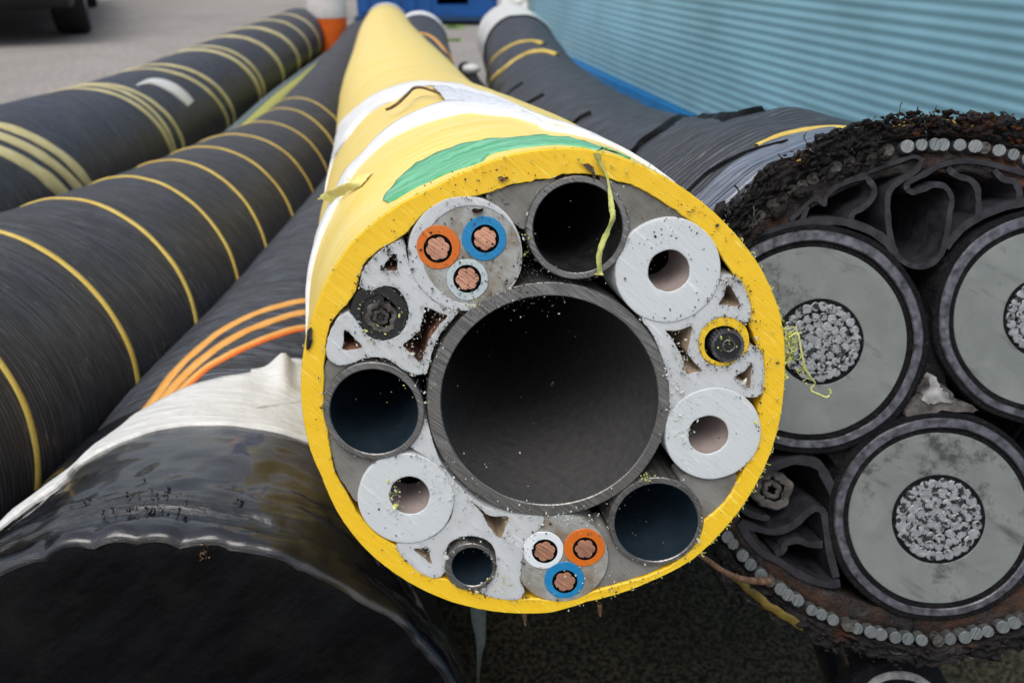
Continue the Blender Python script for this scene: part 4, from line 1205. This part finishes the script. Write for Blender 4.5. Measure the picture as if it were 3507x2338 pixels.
for i in range(nz + 1):
    z = .10 + i / 8 * pitch
    w_ = pitch * .045 * math.sin(i / 8 * 2 * math.pi)
    for k_ in np.linspace(0, 1, 24):
        t = t_far * (1 - k_) + t_near * k_
        p = ga + dr * t + nrm * (w_ + .004 * float(vnoise(t * 2, z * 2))); V.append((p[0], p[1], z))
mesh('corrugated_sheet', V, grid_faces(nz + 1, 24), M['teal'], wb)
def along(t, n_, z): p = ga + dr * t + nrm * n_; return (p[0], p[1], z)
mb = MB(); box(mb, (t_far, -.10, .012), (t_near, .016, .097), T=along)
mb.build('foot_rail', M['blue_rail'], wb, False)
mb = MB(); box(mb, (t_far + .004, -.4, .10), (t_near, -.02, 1.8), T=along); mb.build('wall_core', M['teal'], wb, False)
mb = MB(); box(mb, (t_far - .05, -.06, .0), (t_far - .002, .02, 1.8), T=along); mb.build('corner_post', simple('pale_corner_post', (.30, .40, .42), .5), wb, False)

# blue container at the top
bt = ground_pt(980 * D, 38 * D, .06)
bl = ground_pt(818 * D, 26 * D, .06)
dist = bt[1]
M['blue_box'] = simple('deep_blue_paint', (.004, .085, .32), .4, var=.12, scale=4)
xl = PW(818, 20, 1)[0] / 1.0
def xat(px_, y_w, z_w):      # x on the line of sight for given y,z
    dep = (np.array([0, y_w, z_w]) - O) @ AF
    return (px_ - 1176) * D / FPX * dep
y0 = dist
x0, x1 = xat(818, y0, .2), xat(1142, y0, .2)
pk0, pk1 = xat(1002, y0, .2), xat(1075, y0, .2)
zt = on_plane(1000 * D, 12 * D, np.array([0, y0, 0]), np.array([0, 1.0, 0]))[2]
blb = root('blue_container', ((x0 + x1) / 2, y0, 0), 'deep blue steel container with a dark fork pocket behind the cable ends', 'container')
mb = MB()
box(mb, (x0, y0, .06), (x1, y0 + 1.8, zt)); box(mb, (x0, y0, zt), (pk0, y0 + 1.8, zt + .13)); box(mb, (pk1, y0, zt), (x1, y0 + 1.8, zt + .13)); box(mb, (x0, y0, zt + .13), (x1, y0 + 1.8, 1.4))
mb.build('container_body', M['blue_box'], blb, False)
mb = MB(); box(mb, (pk0 - .02, y0 + .25, zt), (pk1 + .02, y0 + .3, zt + .12)); mb.build('fork_pocket', M['void'], blb, False)
mb = MB(); box(mb, (x0 - .02, y0 - .03, .03), (x1 + .02, y0 + .02, .059)); mb.build('bottom_rail', simple('dark_blue_rail', (.01, .05, .12), .5), blb, False)
for k_ in range(9):
    xx = x0 + (x1 - x0) * (k_ + .5) / 9
    if pk0 - .05 < xx < pk1 + .05: continue
    mb = MB(); box(mb, (xx - .03, y0 - .015, .09), (xx + .03, y0 - .001, 1.38)); mb.build('panel_rib', M['blue_box'], blb, False)

# white cast valve block beside the container
vb = ground_pt(1180 * D, 62 * D, .0)
vx0, vx1 = xat(1138, vb[1], .1), xat(1225, vb[1], .1)
M['white_metal'] = simple('dirty_white_paint', (.55, .57, .56), .5, var=.2, scale=12)
vr = root('white_cylinder_block', ((vx0 + vx1) / 2, vb[1], 0), 'dirty white bolted drum end standing by the far corner of the teal wall', 'drum')
mb = MB(); rr_ = (vx1 - vx0) / 2; cx_ = (vx0 + vx1) / 2
a = np.linspace(0, 2 * np.pi, 28, endpoint=False)
V = []
for r_, z in ((rr_, 0), (rr_, .05), (rr_ * .9, .06), (rr_ * .9, .5), (rr_, .52), (rr_, .58), (rr_ * .5, .6)):
    V += [(cx_ + r_ * math.cos(t), vb[1] + r_ * math.sin(t), z) for t in a]
mb.add(V, grid_faces(7, 28, True)); mb.build('drum_body', M['white_metal'], vr)
for k_, (px_, py_) in enumerate([(1160, 12), (1190, 8), (1210, 40), (1175, 45), (1205, 20)]):
    p = on_plane(px_ * D, py_ * D, np.array([0, vb[1] - rr_ * .95, 0]), np.array([0, 1.0, 0]))
    V = []
    for r_, dy in ((.035, .06), (.035, -.01), (.028, -.025), (.004, -.03)):
        V += [(p[0] + r_ * math.cos(t), p[1] + dy, p[2] + r_ * math.sin(t)) for t in a[::2]]
    mb = MB(); mb.add(V, grid_faces(4, 14, True)); mb.build('bolt_head', simple('pale_bolt', (.7, .7, .68), .4), vr)

# traffic cone
cp = ground_pt(764 * D, 152 * D)
cz = root('traffic_cone', (cp[0], cp[1], 0), 'orange and white traffic cone standing behind the far end of the banded cable', 'cone')
sc_ = (82 * D / FPX) * ((np.array([cp[0], cp[1], .15]) - O) @ AF) / 2
M['cone_o'] = simple('orange_cone_rubber', (.9, .15, .01), .45, var=.08, scale=12)
M['cone_w'] = simple('white_reflective_sleeve', (.72, .68, .66), .4, var=.08, scale=12)
zs = on_plane(768 * D, 38 * D, np.array([0, cp[1], 0]), np.array([0, 1.0, 0]))[2]
def lathe(name, prof, mat, parent, cx, cy, n=40):
    a = np.linspace(0, 2 * np.pi, n, endpoint=False); V = []
    for r_, z in prof: V += [(cx + r_ * math.cos(t), cy + r_ * math.sin(t), z) for t in a]
    return sharp(mesh(name, V, grid_faces(len(prof), n, True), mat, parent), 40)
lathe('cone_body', [(sc_ * 1.02, .02), (sc_ * .98, zs * .5), (sc_ * 1.04, zs)], M['cone_o'], cz, cp[0], cp[1])
lathe('white_sleeve', [(sc_ * 1.06, zs - .002), (sc_ * 1.22, zs + .2), (sc_ * .9, zs + .26)], M['cone_w'], cz, cp[0], cp[1])
lathe('cone_tip', [(sc_ * .9, zs + .26), (sc_ * .5, zs + .5), (.01, zs + .5)], M['cone_o'], cz, cp[0], cp[1])
mb = MB(); box(mb, (cp[0] - sc_ * 1.7, cp[1] - sc_ * 1.7, .001), (cp[0] + sc_ * 1.7, cp[1] + sc_ * 1.7, .03)); mb.build('cone_base', simple('red_cone_base', (.5, .05, .04), .6), cz, False)

# car
wp = ground_pt(178 * D, 76 * D)
M['car'] = simple('black_car_paint', (.012, .012, .015), .25, var=.1, scale=4)
M['tyre'] = simple('tyre_rubber', (.012, .012, .012), .7, var=.2, scale=50, bump=.002)
M['rim'] = simple('alloy_rim', (.35, .35, .36), .35, .7, var=.2, scale=20)
M['glass'] = simple('dark_car_glass', (.02, .025, .03), .08, var=.05)
cr = root('parked_car', (wp[0], wp[1], 0), 'black parked car at the top left, only its underside and one wheel in view', 'car')
yaw = math.radians(24)
ux, uy = np.array([math.cos(yaw), math.sin(yaw), 0]), np.array([-math.sin(yaw), math.cos(yaw), 0])
base = np.array([wp[0], wp[1], 0])
def CT(x, y, z): return tuple(base + ux * x + uy * y + np.array([0, 0, z]))
# body: car runs away along +y, its width to the left (-x)
sec = [(-.82, .34, .62, 1.62), (-.70, .20, .72, 1.68), (-.3, .19, .82, 1.72), (.6, .19, .92, 1.76), (1.3, .19, .95, 1.76), (2.6, .19, .95, 1.74), (3.1, .22, .9, 1.7), (3.4, .34, .7, 1.6)]
V = []
for (yy, zb, zt_, wd) in sec:
    xc = -.78; h = wd / 2
    for (a_, b_) in ((-1, 0), (-.96, -.0), (-1.02, .35), (-1, .7), (-.9, 1), (0, 1.04), (.9, 1), (1, .7), (1.02, .35), (.96, 0), (.5, -.02), (-.5, -.02)):
        V.append(CT(xc + h * a_, yy, zb + (zt_ - zb) * b_))
mb = MB(); mb.add(V, grid_faces(len(sec), 12, True) + [tuple(range(12))[::-1], tuple(range(84, 96))]); mb.build('body', M['car'], cr)
V = []
for (yy, hw, z) in ((.3, .7, .9), (.95, .6, 1.38), (2.2, .6, 1.42), (2.95, .68, .95)):
    V += [CT(-.78 - hw, yy, z), CT(-.78 + hw, yy, z)]
V2 = V + [CT(-1.5, .3, .85), CT(-.06, .3, .85), CT(-1.5, 2.95, .85), CT(-.06, 2.95, .85)]
mb = MB(); mb.add(V2, [(0,1,3,2),(2,3,5,4),(4,5,7,6),(0,2,4,6,10,8),(1,9,11,7,5,3),(8,9,1,0),(6,7,11,10)]); mb.build('cabin', M['glass'], cr, False)
def wheel(x, y, side):
    a = np.linspace(0, 2 * np.pi, 44, endpoint=False)
    def lath(name, prof, mt, par):
        V = []
        for r_, xx in prof: V += [CT(x + side * xx, y + r_ * math.cos(t), .315 + r_ * math.sin(t)) for t in a]
        return sharp(mesh(name, V, grid_faces(len(prof), 44, True), mt, par), 40)
    wh = lath('wheel', [(.20, .0), (.30, -.0), (.315, -.03), (.315, -.17), (.30, -.2), (.2, -.2)], M['tyre'], cr)
    lath('rim', [(.205, -.005), (.20, -.02), (.16, -.05), (.12, -.06), (.0005, -.06)], M['rim'], wh)
    lath('hub_cap', [(.05, -.055), (.045, -.03), (.001, -.028)], M['rim'], wh)
wheel(.09, 0, 1); wheel(-1.62, 0, -1); wheel(.09, 2.55, 1); wheel(-1.62, 2.55, -1)
mb = MB(); box(mb, (-1.6, -.6, .24), (.0, -.5, .34), T=CT); mb.build('front_valance', M['tyre'], cr, False)
mb = MB(); box(mb, (-.62, -.3, .09), (-.5, .4, .2), T=CT); mb.build('exhaust_box', M['tyre'], cr, False)

# weeds on the asphalt
M['weed'] = simple('small_green_weed', (.16, .30, .04), .6, var=.2, scale=30)
for px_, py_, s_, lb in ((1045, 66, .028, 'small tuft of green weed on the asphalt, farther of the two'), (1040, 95, .022, 'small tuft of green weed on the asphalt, nearer of the two')):
    g0 = ground_pt(px_ * D, py_ * D); mb = MB()
    for k_ in range(60):
        an, r_ = random.random() * 6.28, s_ * 1.6 * math.sqrt(random.random())
        b0 = g0 + np.array([r_ * math.cos(an) * 1.5, r_ * math.sin(an), 0]); h = s_ * random.uniform(.4, .9)
        d_ = np.array([random.uniform(-1, 1), random.uniform(-1, 1), 0]) * h * .6
        mb.add([b0 + np.array([-.004, 0, 0]), b0 + np.array([.004, 0, 0]), b0 + d_ + np.array([.007, 0, h * .6]), b0 + d_ * 1.6 + np.array([0, 0, h])], [(0, 1, 2), (0, 2, 3)])
    tag(mb.build('weed', M['weed'], None, False), lb, 'weed', 'weeds growing through the asphalt')

# black strap with a buckle by the far cables
TK = Tube([PW(1068, 158, 2.6), PW(1095, 205, 2.1), PW(1125, 245, 1.75)], .022, None, .1, .02, rf_n(3.3, .002))
kk = root('black_strap', tuple(TK.C[-1] - np.array([0, 0, .03])), 'black strap with a white buckle lying between the yellow and armoured cables', 'strap')
TK.mesh('webbing', M['cap'], kk, 24, cap=True)
bp = PW(1083, 178, 2.25); 
a = np.linspace(0, 2 * np.pi, 18, endpoint=False); V = []
for r_, z in ((.012, -.01), (.022, 0), (.018, .012), (.002, .016)): V += [bp + np.array([r_ * math.cos(t) * 1.2, r_ * math.sin(t), z + .02]) for t in a]
mesh('buckle', V, grid_faces(4, 18, True), M['white_metal'], kk)

# ================================================================== LOOSE BITS
def tube_path(pts, rads, n=8):
    P = np.array(pts, float); T = np.gradient(P, axis=0); T /= np.linalg.norm(T, axis=1)[:, None] + 1e-12
    up_ = np.array([.3, .2, .93]); V = []
    for i in range(len(P)):
        a1 = np.cross(T[i], up_); a1 /= np.linalg.norm(a1) + 1e-9; a2 = np.cross(a1, T[i])
        for k_ in range(n):
            t = 2 * math.pi * k_ / n
            V.append(P[i] + rads[i] * (a1 * math.cos(t) + a2 * math.sin(t)))
    return V, grid_faces(len(P), n, True)
M['twig'] = simple('dry_brown_stem', (.22, .12, .07), .7, var=.3, scale=300, bump=.0003)
M['swarf_y'] = simple('lemon_plastic_swarf', (.62, .64, .20), .5, var=.15, scale=300)
M['leaf'] = simple('dry_leaf', (.16, .09, .04), .6, var=.3, scale=400)
M['dark_bit'] = simple('dark_crumb', (.075, .055, .042), .7, var=.4, scale=900)
M['silver_bit'] = simple('steel_shaving', (.55, .55, .55), .3, .9, var=.2, scale=900)
M['pale_bit'] = simple('white_plastic_dust', (.62, .63, .58), .5, var=.15, scale=900)
# twig
P = smooth_open([on_plane(*cd(x, y), FY.p0 - FY.n * z, FY.n) for x, y, z in ((1590,1262,.004), (1625,1285,.008), (1660,1310,.016), (1700,1328,.026), (1740,1334,.036), (1768,1334,.045))], 5)
rr_ = np.interp(np.linspace(0, 1, len(P)), [0, .5, 1], [.0010, .0014, .0020])
V, F = tube_path(P, rr_, 10)
tag(mesh('twig', V, F, M['twig']), 'brown dry stem reaching from under the yellow cable to the steel wires', 'twig')
# lemon strip hanging over the top tube
pth = [(1368,352,.0035,16), (1376,372,.0022,10), (1392,402,.0025,5), (1398,440,.004,7), (1402,478,.005,12), (1404,500,.0055,12), (1392,530,.005,13), (1380,560,.004,14), (1374,590,.003,13), (1376,618,.0025,11), (1374,630,.0025,20)]
S = smooth_open([list(FY.uv(*cd(x, y))) + [z, w_ / 1846 * .33 * 1.0] for x, y, z, w_ in pth], 6)
V = []
for i, (u_, v_, z, w_) in enumerate(S):
    w_ = w_ * (1 + .25 * vnoise(i * .8, 2.2))
    for k_ in (-.5, 0, .5): V.append(FY.w(u_ + w_ * k_, v_, z + .0008 * math.sin(k_ * 3 + i * .3)))
    for k_ in (.5, 0, -.5): V.append(FY.w(u_ + w_ * k_, v_, z - .0005 + .0008 * math.sin(k_ * 3 + i * .3)))
tag(mesh('plastic_strip', V, grid_faces(len(S), 6, True), M['swarf_y']), 'lemon green plastic shaving hanging across the top steel tube', 'plastic strip')
# lemon swarf tangle on the right rim
mb = MB()
rg = random.Random(3)
def curl(mb, p, n_=10, size=.004, rad=.00025, drift=None):
    pts = []; d_ = np.array([rg.gauss(0, 1) for _ in range(3)]); d_ /= np.linalg.norm(d_)
    ax_ = np.array([rg.gauss(0, 1) for _ in range(3)]); q_ = np.array(p, float)
    for i in range(n_):
        pts.append(q_.copy()); d_ = d_ + np.cross(ax_, d_) * .35 + np.array([rg.gauss(0, .25) for _ in range(3)])
        if drift is not None: d_ = d_ + np.array(drift) * .25
        d_ /= np.linalg.norm(d_); q_ = q_ + d_ * size / n_
    V, F = tube_path(pts, [rad * rg.uniform(.6, 1.3) for _ in pts], 4); mb.add(V, F)
for (x, y, n_) in ((1808,770,10), (1816,785,16), (1824,802,16), (1815,830,10), (1830,765,5), (1812,865,5), (1842,850,5), (1858,870,4)):
    for k_ in range(n_):
        u_, v_ = FY.uv(*cd(x + rg.gauss(0, 5), y + rg.gauss(0, 9))); curl(mb, FY.w(u_, v_, -.003 + rg.gauss(0, .001)), 12, rg.uniform(.003, .007), .00022)
P = smooth_open([FY.w(*FY.uv(*cd(x, y)), z) for x, y, z in ((1812,775,0), (1830,765,.001), (1836,800,.002), (1845,840,.002), (1862,868,.001), (1872,880,0), (1862,895,0), (1880,905,0), (1900,912,0), (1908,900,0), (1904,893,0))], 4)
V, F = tube_path(P, [.00045] * len(P), 5); mb.add(V, F)
tag(mb.build('swarf_tangle', M['swarf_y'], None), 'tangle of lemon plastic swarf clinging to the right rim of the yellow cable', 'swarf')
# curled dry leaf on the sheath
P = [TY.find(*t4(x, y)) for x, y in ((740,878),(800,880),(860,860),(920,810),(955,765),(1000,745),(1060,748),(1150,768))]
P = smooth_open(P, 5); V = []
for i, (q_, t_) in enumerate(P):
    f_ = i / (len(P) - 1); ww = .0006 + .006 * sstep(0, .6, f_)
    for k_ in (-.5, 0, .5): V.append(TY.surf(q_ + ww * k_, t_, .004 + .004 * math.sin(f_ * 3.1) - .0015 * abs(k_)))
    for k_ in (.5, 0, -.5): V.append(TY.surf(q_ + ww * k_, t_, .003 + .004 * math.sin(f_ * 3.1) - .0015 * abs(k_)))
tag(mesh('dry_leaf', V, grid_faces(len(P), 6, True), M['leaf']), 'thin curled brown leaf caught between the white tapes on the yellow cable', 'leaf')
# hanging strip of clear film and two splinters below the rim
S = smooth_open([(1098,1395,.03), (1100,1430,.026), (1104,1470,.018), (1100,1520,.008), (1097,1600,.003)], 6); V = []
for x, y, w_ in S:
    p = on_plane(x * D, y * D, FY.p0 - FY.n * .05, np.array([0, 1.0, 0]))
    for k_ in (-.5, 0, .5): V.append(p + np.array([w_ * .3 * k_, .003 * math.cos(k_ * 3), 0]))
    for k_ in (.5, 0, -.5): V.append(p + np.array([w_ * .3 * k_, .0006 + .003 * math.cos(k_ * 3), 0]))
tag(mesh('film_strip', V, grid_faces(len(S), 6, True), simple('grey_green_film', (.16, .2, .19), .4)), 'narrow grey-green film strip hanging below the yellow cable', 'plastic strip')
for (x, y, x2, y2, lb) in ((1204,1400,1207,1437,'orange-brown wood splinter under the yellow cable, left of the two'), (1377,1385,1379,1416,'dull brown wood splinter under the yellow cable, right of the two')):
    p, q2 = on_plane(x * D, y * D, FY.p0 - FY.n * .006, FY.n), on_plane(x2 * D, y2 * D, FY.p0 - FY.n * .006, FY.n)
    V, F = tube_path([p, p * .5 + q2 * .5, q2], [.0013, .0011, .0002], 6); tag(mesh('splinter', V, F, M['twig']), lb, 'splinter', 'splinters under the yellow cable')

# saw dust and crumbs over the cut face
def crumbs(name, mat, spots, label, size, flat=.4, seed=1, z0=.0009):
    rg_ = np.random.default_rng(seed); mb = MB()
    for (x, y, sx, sy, n_) in spots:
        for _ in range(n_):
            u_, v_ = FY.uv(x + rg_.normal() * sx, y + rg_.normal() * sy)
            if math.hypot(u_, v_) > .0985: continue
            s_ = size * .68 * math.exp(rg_.normal() * .5); el_ = rg_.uniform(.12, .8); an = rg_.uniform(0, 6.28)
            k_ = 5; a = np.linspace(0, 2 * np.pi, k_, endpoint=False) + rg_.random()
            r_ = s_ * rg_.uniform(.5, 1, k_)
            xs, ys = r_ * np.cos(a), r_ * np.sin(a) * el_
            X_, Y_ = xs * math.cos(an) - ys * math.sin(an), xs * math.sin(an) + ys * math.cos(an)
            V = [FY.w(u_ + X_[i], v_ + Y_[i], z0) for i in range(k_)] + [FY.w(u_ + X_[i] * .6, v_ + Y_[i] * .6, z0 + s_ * flat * rg_.uniform(.5, 1.5)) for i in range(k_)]
            mb.add(V, grid_faces(2, k_, True) + [tuple(range(k_, 2 * k_))])
    return tag(mb.build(name, mat, None, False), label, 'debris', None, 'stuff')
crumbs('dark_crumbs', M['dark_bit'], [(1660,720,60,40,90),(1500,830,110,80,120),(1640,1000,110,50,230),(1790,900,30,80,120),(1620,905,60,60,60),(2300,780,70,60,90),(2400,720,60,20,50),(1700,600,110,20,60),(2540,830,50,60,60),(2460,1170,70,70,60),(1290,1080,60,70,80),(1440,1160,60,60,60),(2250,900,120,110,60),(2450,1420,110,110,40),(1390,1700,110,110,45),(2050,1800,90,50,70),(1800,1880,60,60,50),(2180,2010,90,30,60),(2560,1750,30,60,30),(2620,1150,40,200,60),(1090,1450,20,200,30),(1300,1950,60,60,30),(1860,1305,700,700,200)], 'dark crumbs scattered over the sawn face of the yellow cable', .0005, seed=2)
crumbs('steel_shavings', M['silver_bit'], [(1840,960,40,30,60),(2270,1470,15,40,50),(2140,1660,30,30,40),(1830,1010,80,15,40),(2000,955,60,10,30),(1420,1560,40,10,25),(1500,1640,30,40,30),(1640,1740,60,30,25),(2280,1260,30,80,40),(1690,930,90,60,60),(2520,1200,40,40,25),(1560,1880,60,15,15),(2150,1920,40,10,20),(1440,1260,20,50,20)], 'bright steel shavings scattered over the sawn face of the yellow cable', .0004, flat=1.0, seed=4)
crumbs('plastic_dust', M['pale_bit'], [(1440,1180,40,90,110),(2320,1350,20,90,110),(1500,1640,50,60,60),(1560,1720,50,80,80),(2350,1480,16,40,60),(1350,1700,20,50,60),(1500,1150,10,60,50),(1970,1770,60,20,60),(1620,1040,120,40,60),(1780,1850,60,90,60),(2000,2000,90,40,60)], 'white plastic dust clinging round the holes of the sawn face', .0005, flat=.9, seed=5)
crumbs('lemon_crumbs', M['swarf_y'], [(1280,1100,40,50,32),(1630,1045,20,10,12),(1790,850,20,40,25),(2220,1630,14,10,25),(1720,1985,22,18,30),(2480,1150,30,40,30),(2640,1300,25,200,60),(1750,560,200,15,30),(2080,560,90,14,40),(1355,1690,10,30,20),(1380,1330,60,60,14),(1450,1400,12,60,10)], 'lemon plastic crumbs scattered over the sawn face of the yellow cable', .0006, flat=.8, seed=6)
edge_pts = np.concatenate([f1, f2, f3] + h1 + h2 + h3 + [circ_pts(kx, ky, kr * 1.02, 60) for kx, ky, kr in keep_] + [np.stack([r_in(a_) * np.sin(a_), r_in(a_) * np.cos(a_)], -1)[None] for a_ in np.linspace(-3.14, 3.14, 160)])
def edge_dirt(name, mat, n_, label, size, sd, z0=.0009, thr=.05):
    rg_ = np.random.default_rng(sd); mb = MB(); k_ = 0
    while k_ < n_:
        p = edge_pts[rg_.integers(len(edge_pts))]
        if vnoise(p[0] * 45 + sd, p[1] * 45) < thr and rg_.random() < .8: continue
        k_ += 1
        u_, v_ = p + rg_.normal(size=2) * .0009
        if math.hypot(u_, v_) > .097: continue
        s_ = size * math.exp(rg_.normal() * .55); an = rg_.uniform(0, 6.28); el_ = rg_.uniform(.15, .7)
        a = np.linspace(0, 2 * np.pi, 5, endpoint=False); r_ = s_ * rg_.uniform(.5, 1, 5)
        xs, ys = r_ * np.cos(a), r_ * np.sin(a) * el_
        X_, Y_ = xs * math.cos(an) - ys * math.sin(an), xs * math.sin(an) + ys * math.cos(an)
        V = [FY.w(u_ + X_[i], v_ + Y_[i], z0) for i in range(5)] + [FY.w(u_ + X_[i] * .6, v_ + Y_[i] * .6, z0 + s_ * .7) for i in range(5)]
        mb.add(V, grid_faces(2, 5, True) + [tuple(range(5, 10))])
    tag(mb.build(name, mat, None, False), label, 'debris', None, 'stuff')
edge_dirt('edge_grime', M['dark_bit'], 2300, 'dark grime packed along the joints of the sawn face of the yellow cable', .0003, 21)
edge_dirt('edge_burrs', M['pale_bit'], 900, 'pale plastic burrs along the sawn edges of the fillers', .00035, 33, thr=.15)
# dirt lump on the black cap and torn shavings along its shoulder
mb = MB()
for k_ in range(70):
    x, y = 468 + rg.gauss(0, 7), 1276 + rg.gauss(0, 12)
    p = on_plane(x * D, y * D, FB.p0 + FB.n * .003, FB.n); s_ = rg.uniform(.0003, .0010)
    mb.add([p + s_ * np.array([rg.uniform(-1, 1), rg.uniform(-1, 1), rg.uniform(-1, 1)]) for _ in range(4)], [(0, 1, 2), (0, 2, 3), (0, 3, 1), (1, 3, 2)])
tag(mb.build('dirt_clump', M['twig'], None, False), 'small clump of brown dirt stuck on the black end cap', 'dirt', None, 'stuff')
mb = MB()
for (x, y, sx, sy, n_) in ((345,1180,22,6,16),(300,1195,60,8,10),(390,1150,40,8,12),(330,1135,20,10,8),(555,1160,14,8,6),(200,1170,60,10,6)):
    for k_ in range(n_):
        q_, t_ = TB.find(*cd(x + rg.gauss(0, sx), y + rg.gauss(0, sy)))
        curl(mb, TB.surf(max(q_, .003), t_, .0027), 5, rg.uniform(.0015, .0045), .0005)
tag(mb.build('torn_shavings', M['tar'], None), 'torn black plastic curls on the shoulder of the capped cable', 'debris', None, 'stuff')
# thready fringe on the rim
mb = MB()
for k_ in range(150):
    t = rg.uniform(.1, 2.3) if k_ % 3 else rg.uniform(-1.4, 3.0)
    curl(mb, FY.w(r_out(t) * math.sin(t), r_out(t) * math.cos(t), -.0003), 6, rg.uniform(.0012, .003), .00018)
tag(mb.build('rim_fringe', M['swarf_y'], None), 'fine plastic threads fringing the sawn rim of the yellow cable', 'swarf', None, 'stuff')

# a few single flakes and marks
def flake(pts, z, label, mat='leaf', tube=None):
    if tube is None: V0 = [FY.w(*FY.uv(*cd(x, y)), z + .0006 * (i % 2)) for i, (x, y) in enumerate(pts)]
    else: V0 = [tube.surf(*tube.find(*cd(x, y)), z) for x, y in pts]
    c0 = np.mean(V0, 0); n_ = len(V0)
    V = V0 + [v - FY.n * .0006 for v in V0] + [c0 + FY.n * .0003]
    F = [(i, (i + 1) % n_, 2 * n_) for i in range(n_)] + [(i, n_ + i, n_ + (i + 1) % n_, (i + 1) % n_) for i in range(n_)]
    tag(mesh('dirt_flake', V, F, M[mat], None, None, False), label, 'flake')
flake([(1143,408),(1150,404),(1157,408),(1166,405),(1168,411),(1158,413),(1155,418),(1147,414)], .0008, 'ragged brown flake on the upper left of the yellow rim')
flake([(1338,378),(1350,375),(1362,384),(1366,398),(1368,412),(1362,410),(1358,395),(1348,389)], .0010, 'dark curled flake on the yellow rim above the top steel tube', 'dark_bit')
flake([(704,790),(708,757),(714,750),(719,756),(716,768),(719,780),(713,798),(706,804)], .0008, 'black tar mark on the far left edge of the yellow rim', 'tar')
flake([(1083,482),(1090,478),(1100,480),(1112,478),(1108,486),(1098,490),(1088,489)], .0012, 'small dark red stain chip above the blue wire', 'rust')
th_ = np.linspace(math.radians(205), math.radians(224), 30); V = []
for t in th_:
    for rr2, zz in ((RO - .0030, .0030), (RO + .0006, .0040), (RO + .0022, -.001), (RO + .0012, -.012)):
        V.append(FR.w((rr2 + .0008 * float(vnoise(t * 30, zz * 90))) * math.sin(t), (rr2 + .0008 * float(vnoise(t * 30, zz * 90))) * math.cos(t), zz))
mesh('yellow_stripe', V, grid_faces(30, 4), stripe_mat('grimy_yellow_yarn', (.07, .05, .008), (.17, .12, .015)), rb)
# frayed tarry fibres standing out of the cut edge
mb = MB()
for k_ in range(520):
    t = math.radians(rg.uniform(-105, 75)) if k_ % 4 else rg.uniform(-3.1, 3.1)
    r_ = rg.uniform(rr_in * 1.01, RO + .005)
    rv = FR.e1 * math.sin(t) + FR.e2 * math.cos(t); tv = FR.e1 * math.cos(t) - FR.e2 * math.sin(t)
    curl(mb, FR.p0 + rv * r_ + FR.n * rg.uniform(-.004, .003), 6, rg.uniform(.003, .012), rg.uniform(.00025, .0006), rv * rg.uniform(-.2, .5) + tv * rg.choice((-1, 1)) * 1.3)
tag(mb.build('frayed_fibres', M['tar'], None), 'frayed tarry fibres along the cut edge of the armoured cable', 'debris', None, 'stuff')
# chunks of bitumen and rust on the armoured cable's edge
rg_ = np.random.default_rng(11)
for nm, mt, n_, arcs, lb in (('bitumen_chunks', 'crust', 1900, (-110, 100), 'ragged black bitumen crumbs along the cut edge of the armoured cable'), ('rust_flakes', 'rust', 240, (-12, 60), 'orange rust flakes on the crown of the armoured cable')):
    mb = MB()
    for _ in range(n_):
        t = math.radians(rg_.uniform(*arcs)) if nm == 'rust_flakes' or rg_.random() < .7 else rg_.uniform(-math.pi, math.pi)
        r_ = rg_.uniform(rr_in * 1.01, RO + .006) if not (nm == 'bitumen_chunks' and -1.45 < t < -.25 and rg_.random() < .45) else rg_.uniform(RW * .95, rr_in * 1.02); s_ = .0011 * math.exp(rg_.normal() * .5)
        p = FR.w(r_ * math.sin(t), r_ * math.cos(t), .002 + rg_.uniform(-.004, .002))
        tv = FR.e1 * math.cos(t) - FR.e2 * math.sin(t); rv = FR.e1 * math.sin(t) + FR.e2 * math.cos(t)
        tv = tv + rv * rg_.normal() * .3
        V = []
        for zz, kk_ in ((-1, .5), (-.2, 1), (.5, .7), (1, .1)):
            for a_ in range(5):
                an = a_ / 5 * 6.283
                V.append(p + (tv * (1.2 + .8 * rv[0] * rv[0]) * math.cos(an) + rv * .8 * math.sin(an)) * s_ * kk_ * rg_.uniform(.7, 1.2) + FR.n * zz * s_ * .8)
        mb.add(V, grid_faces(4, 5, True))
    tag(mb.build(nm, M[mt], None, True), lb, 'debris', None, 'stuff')
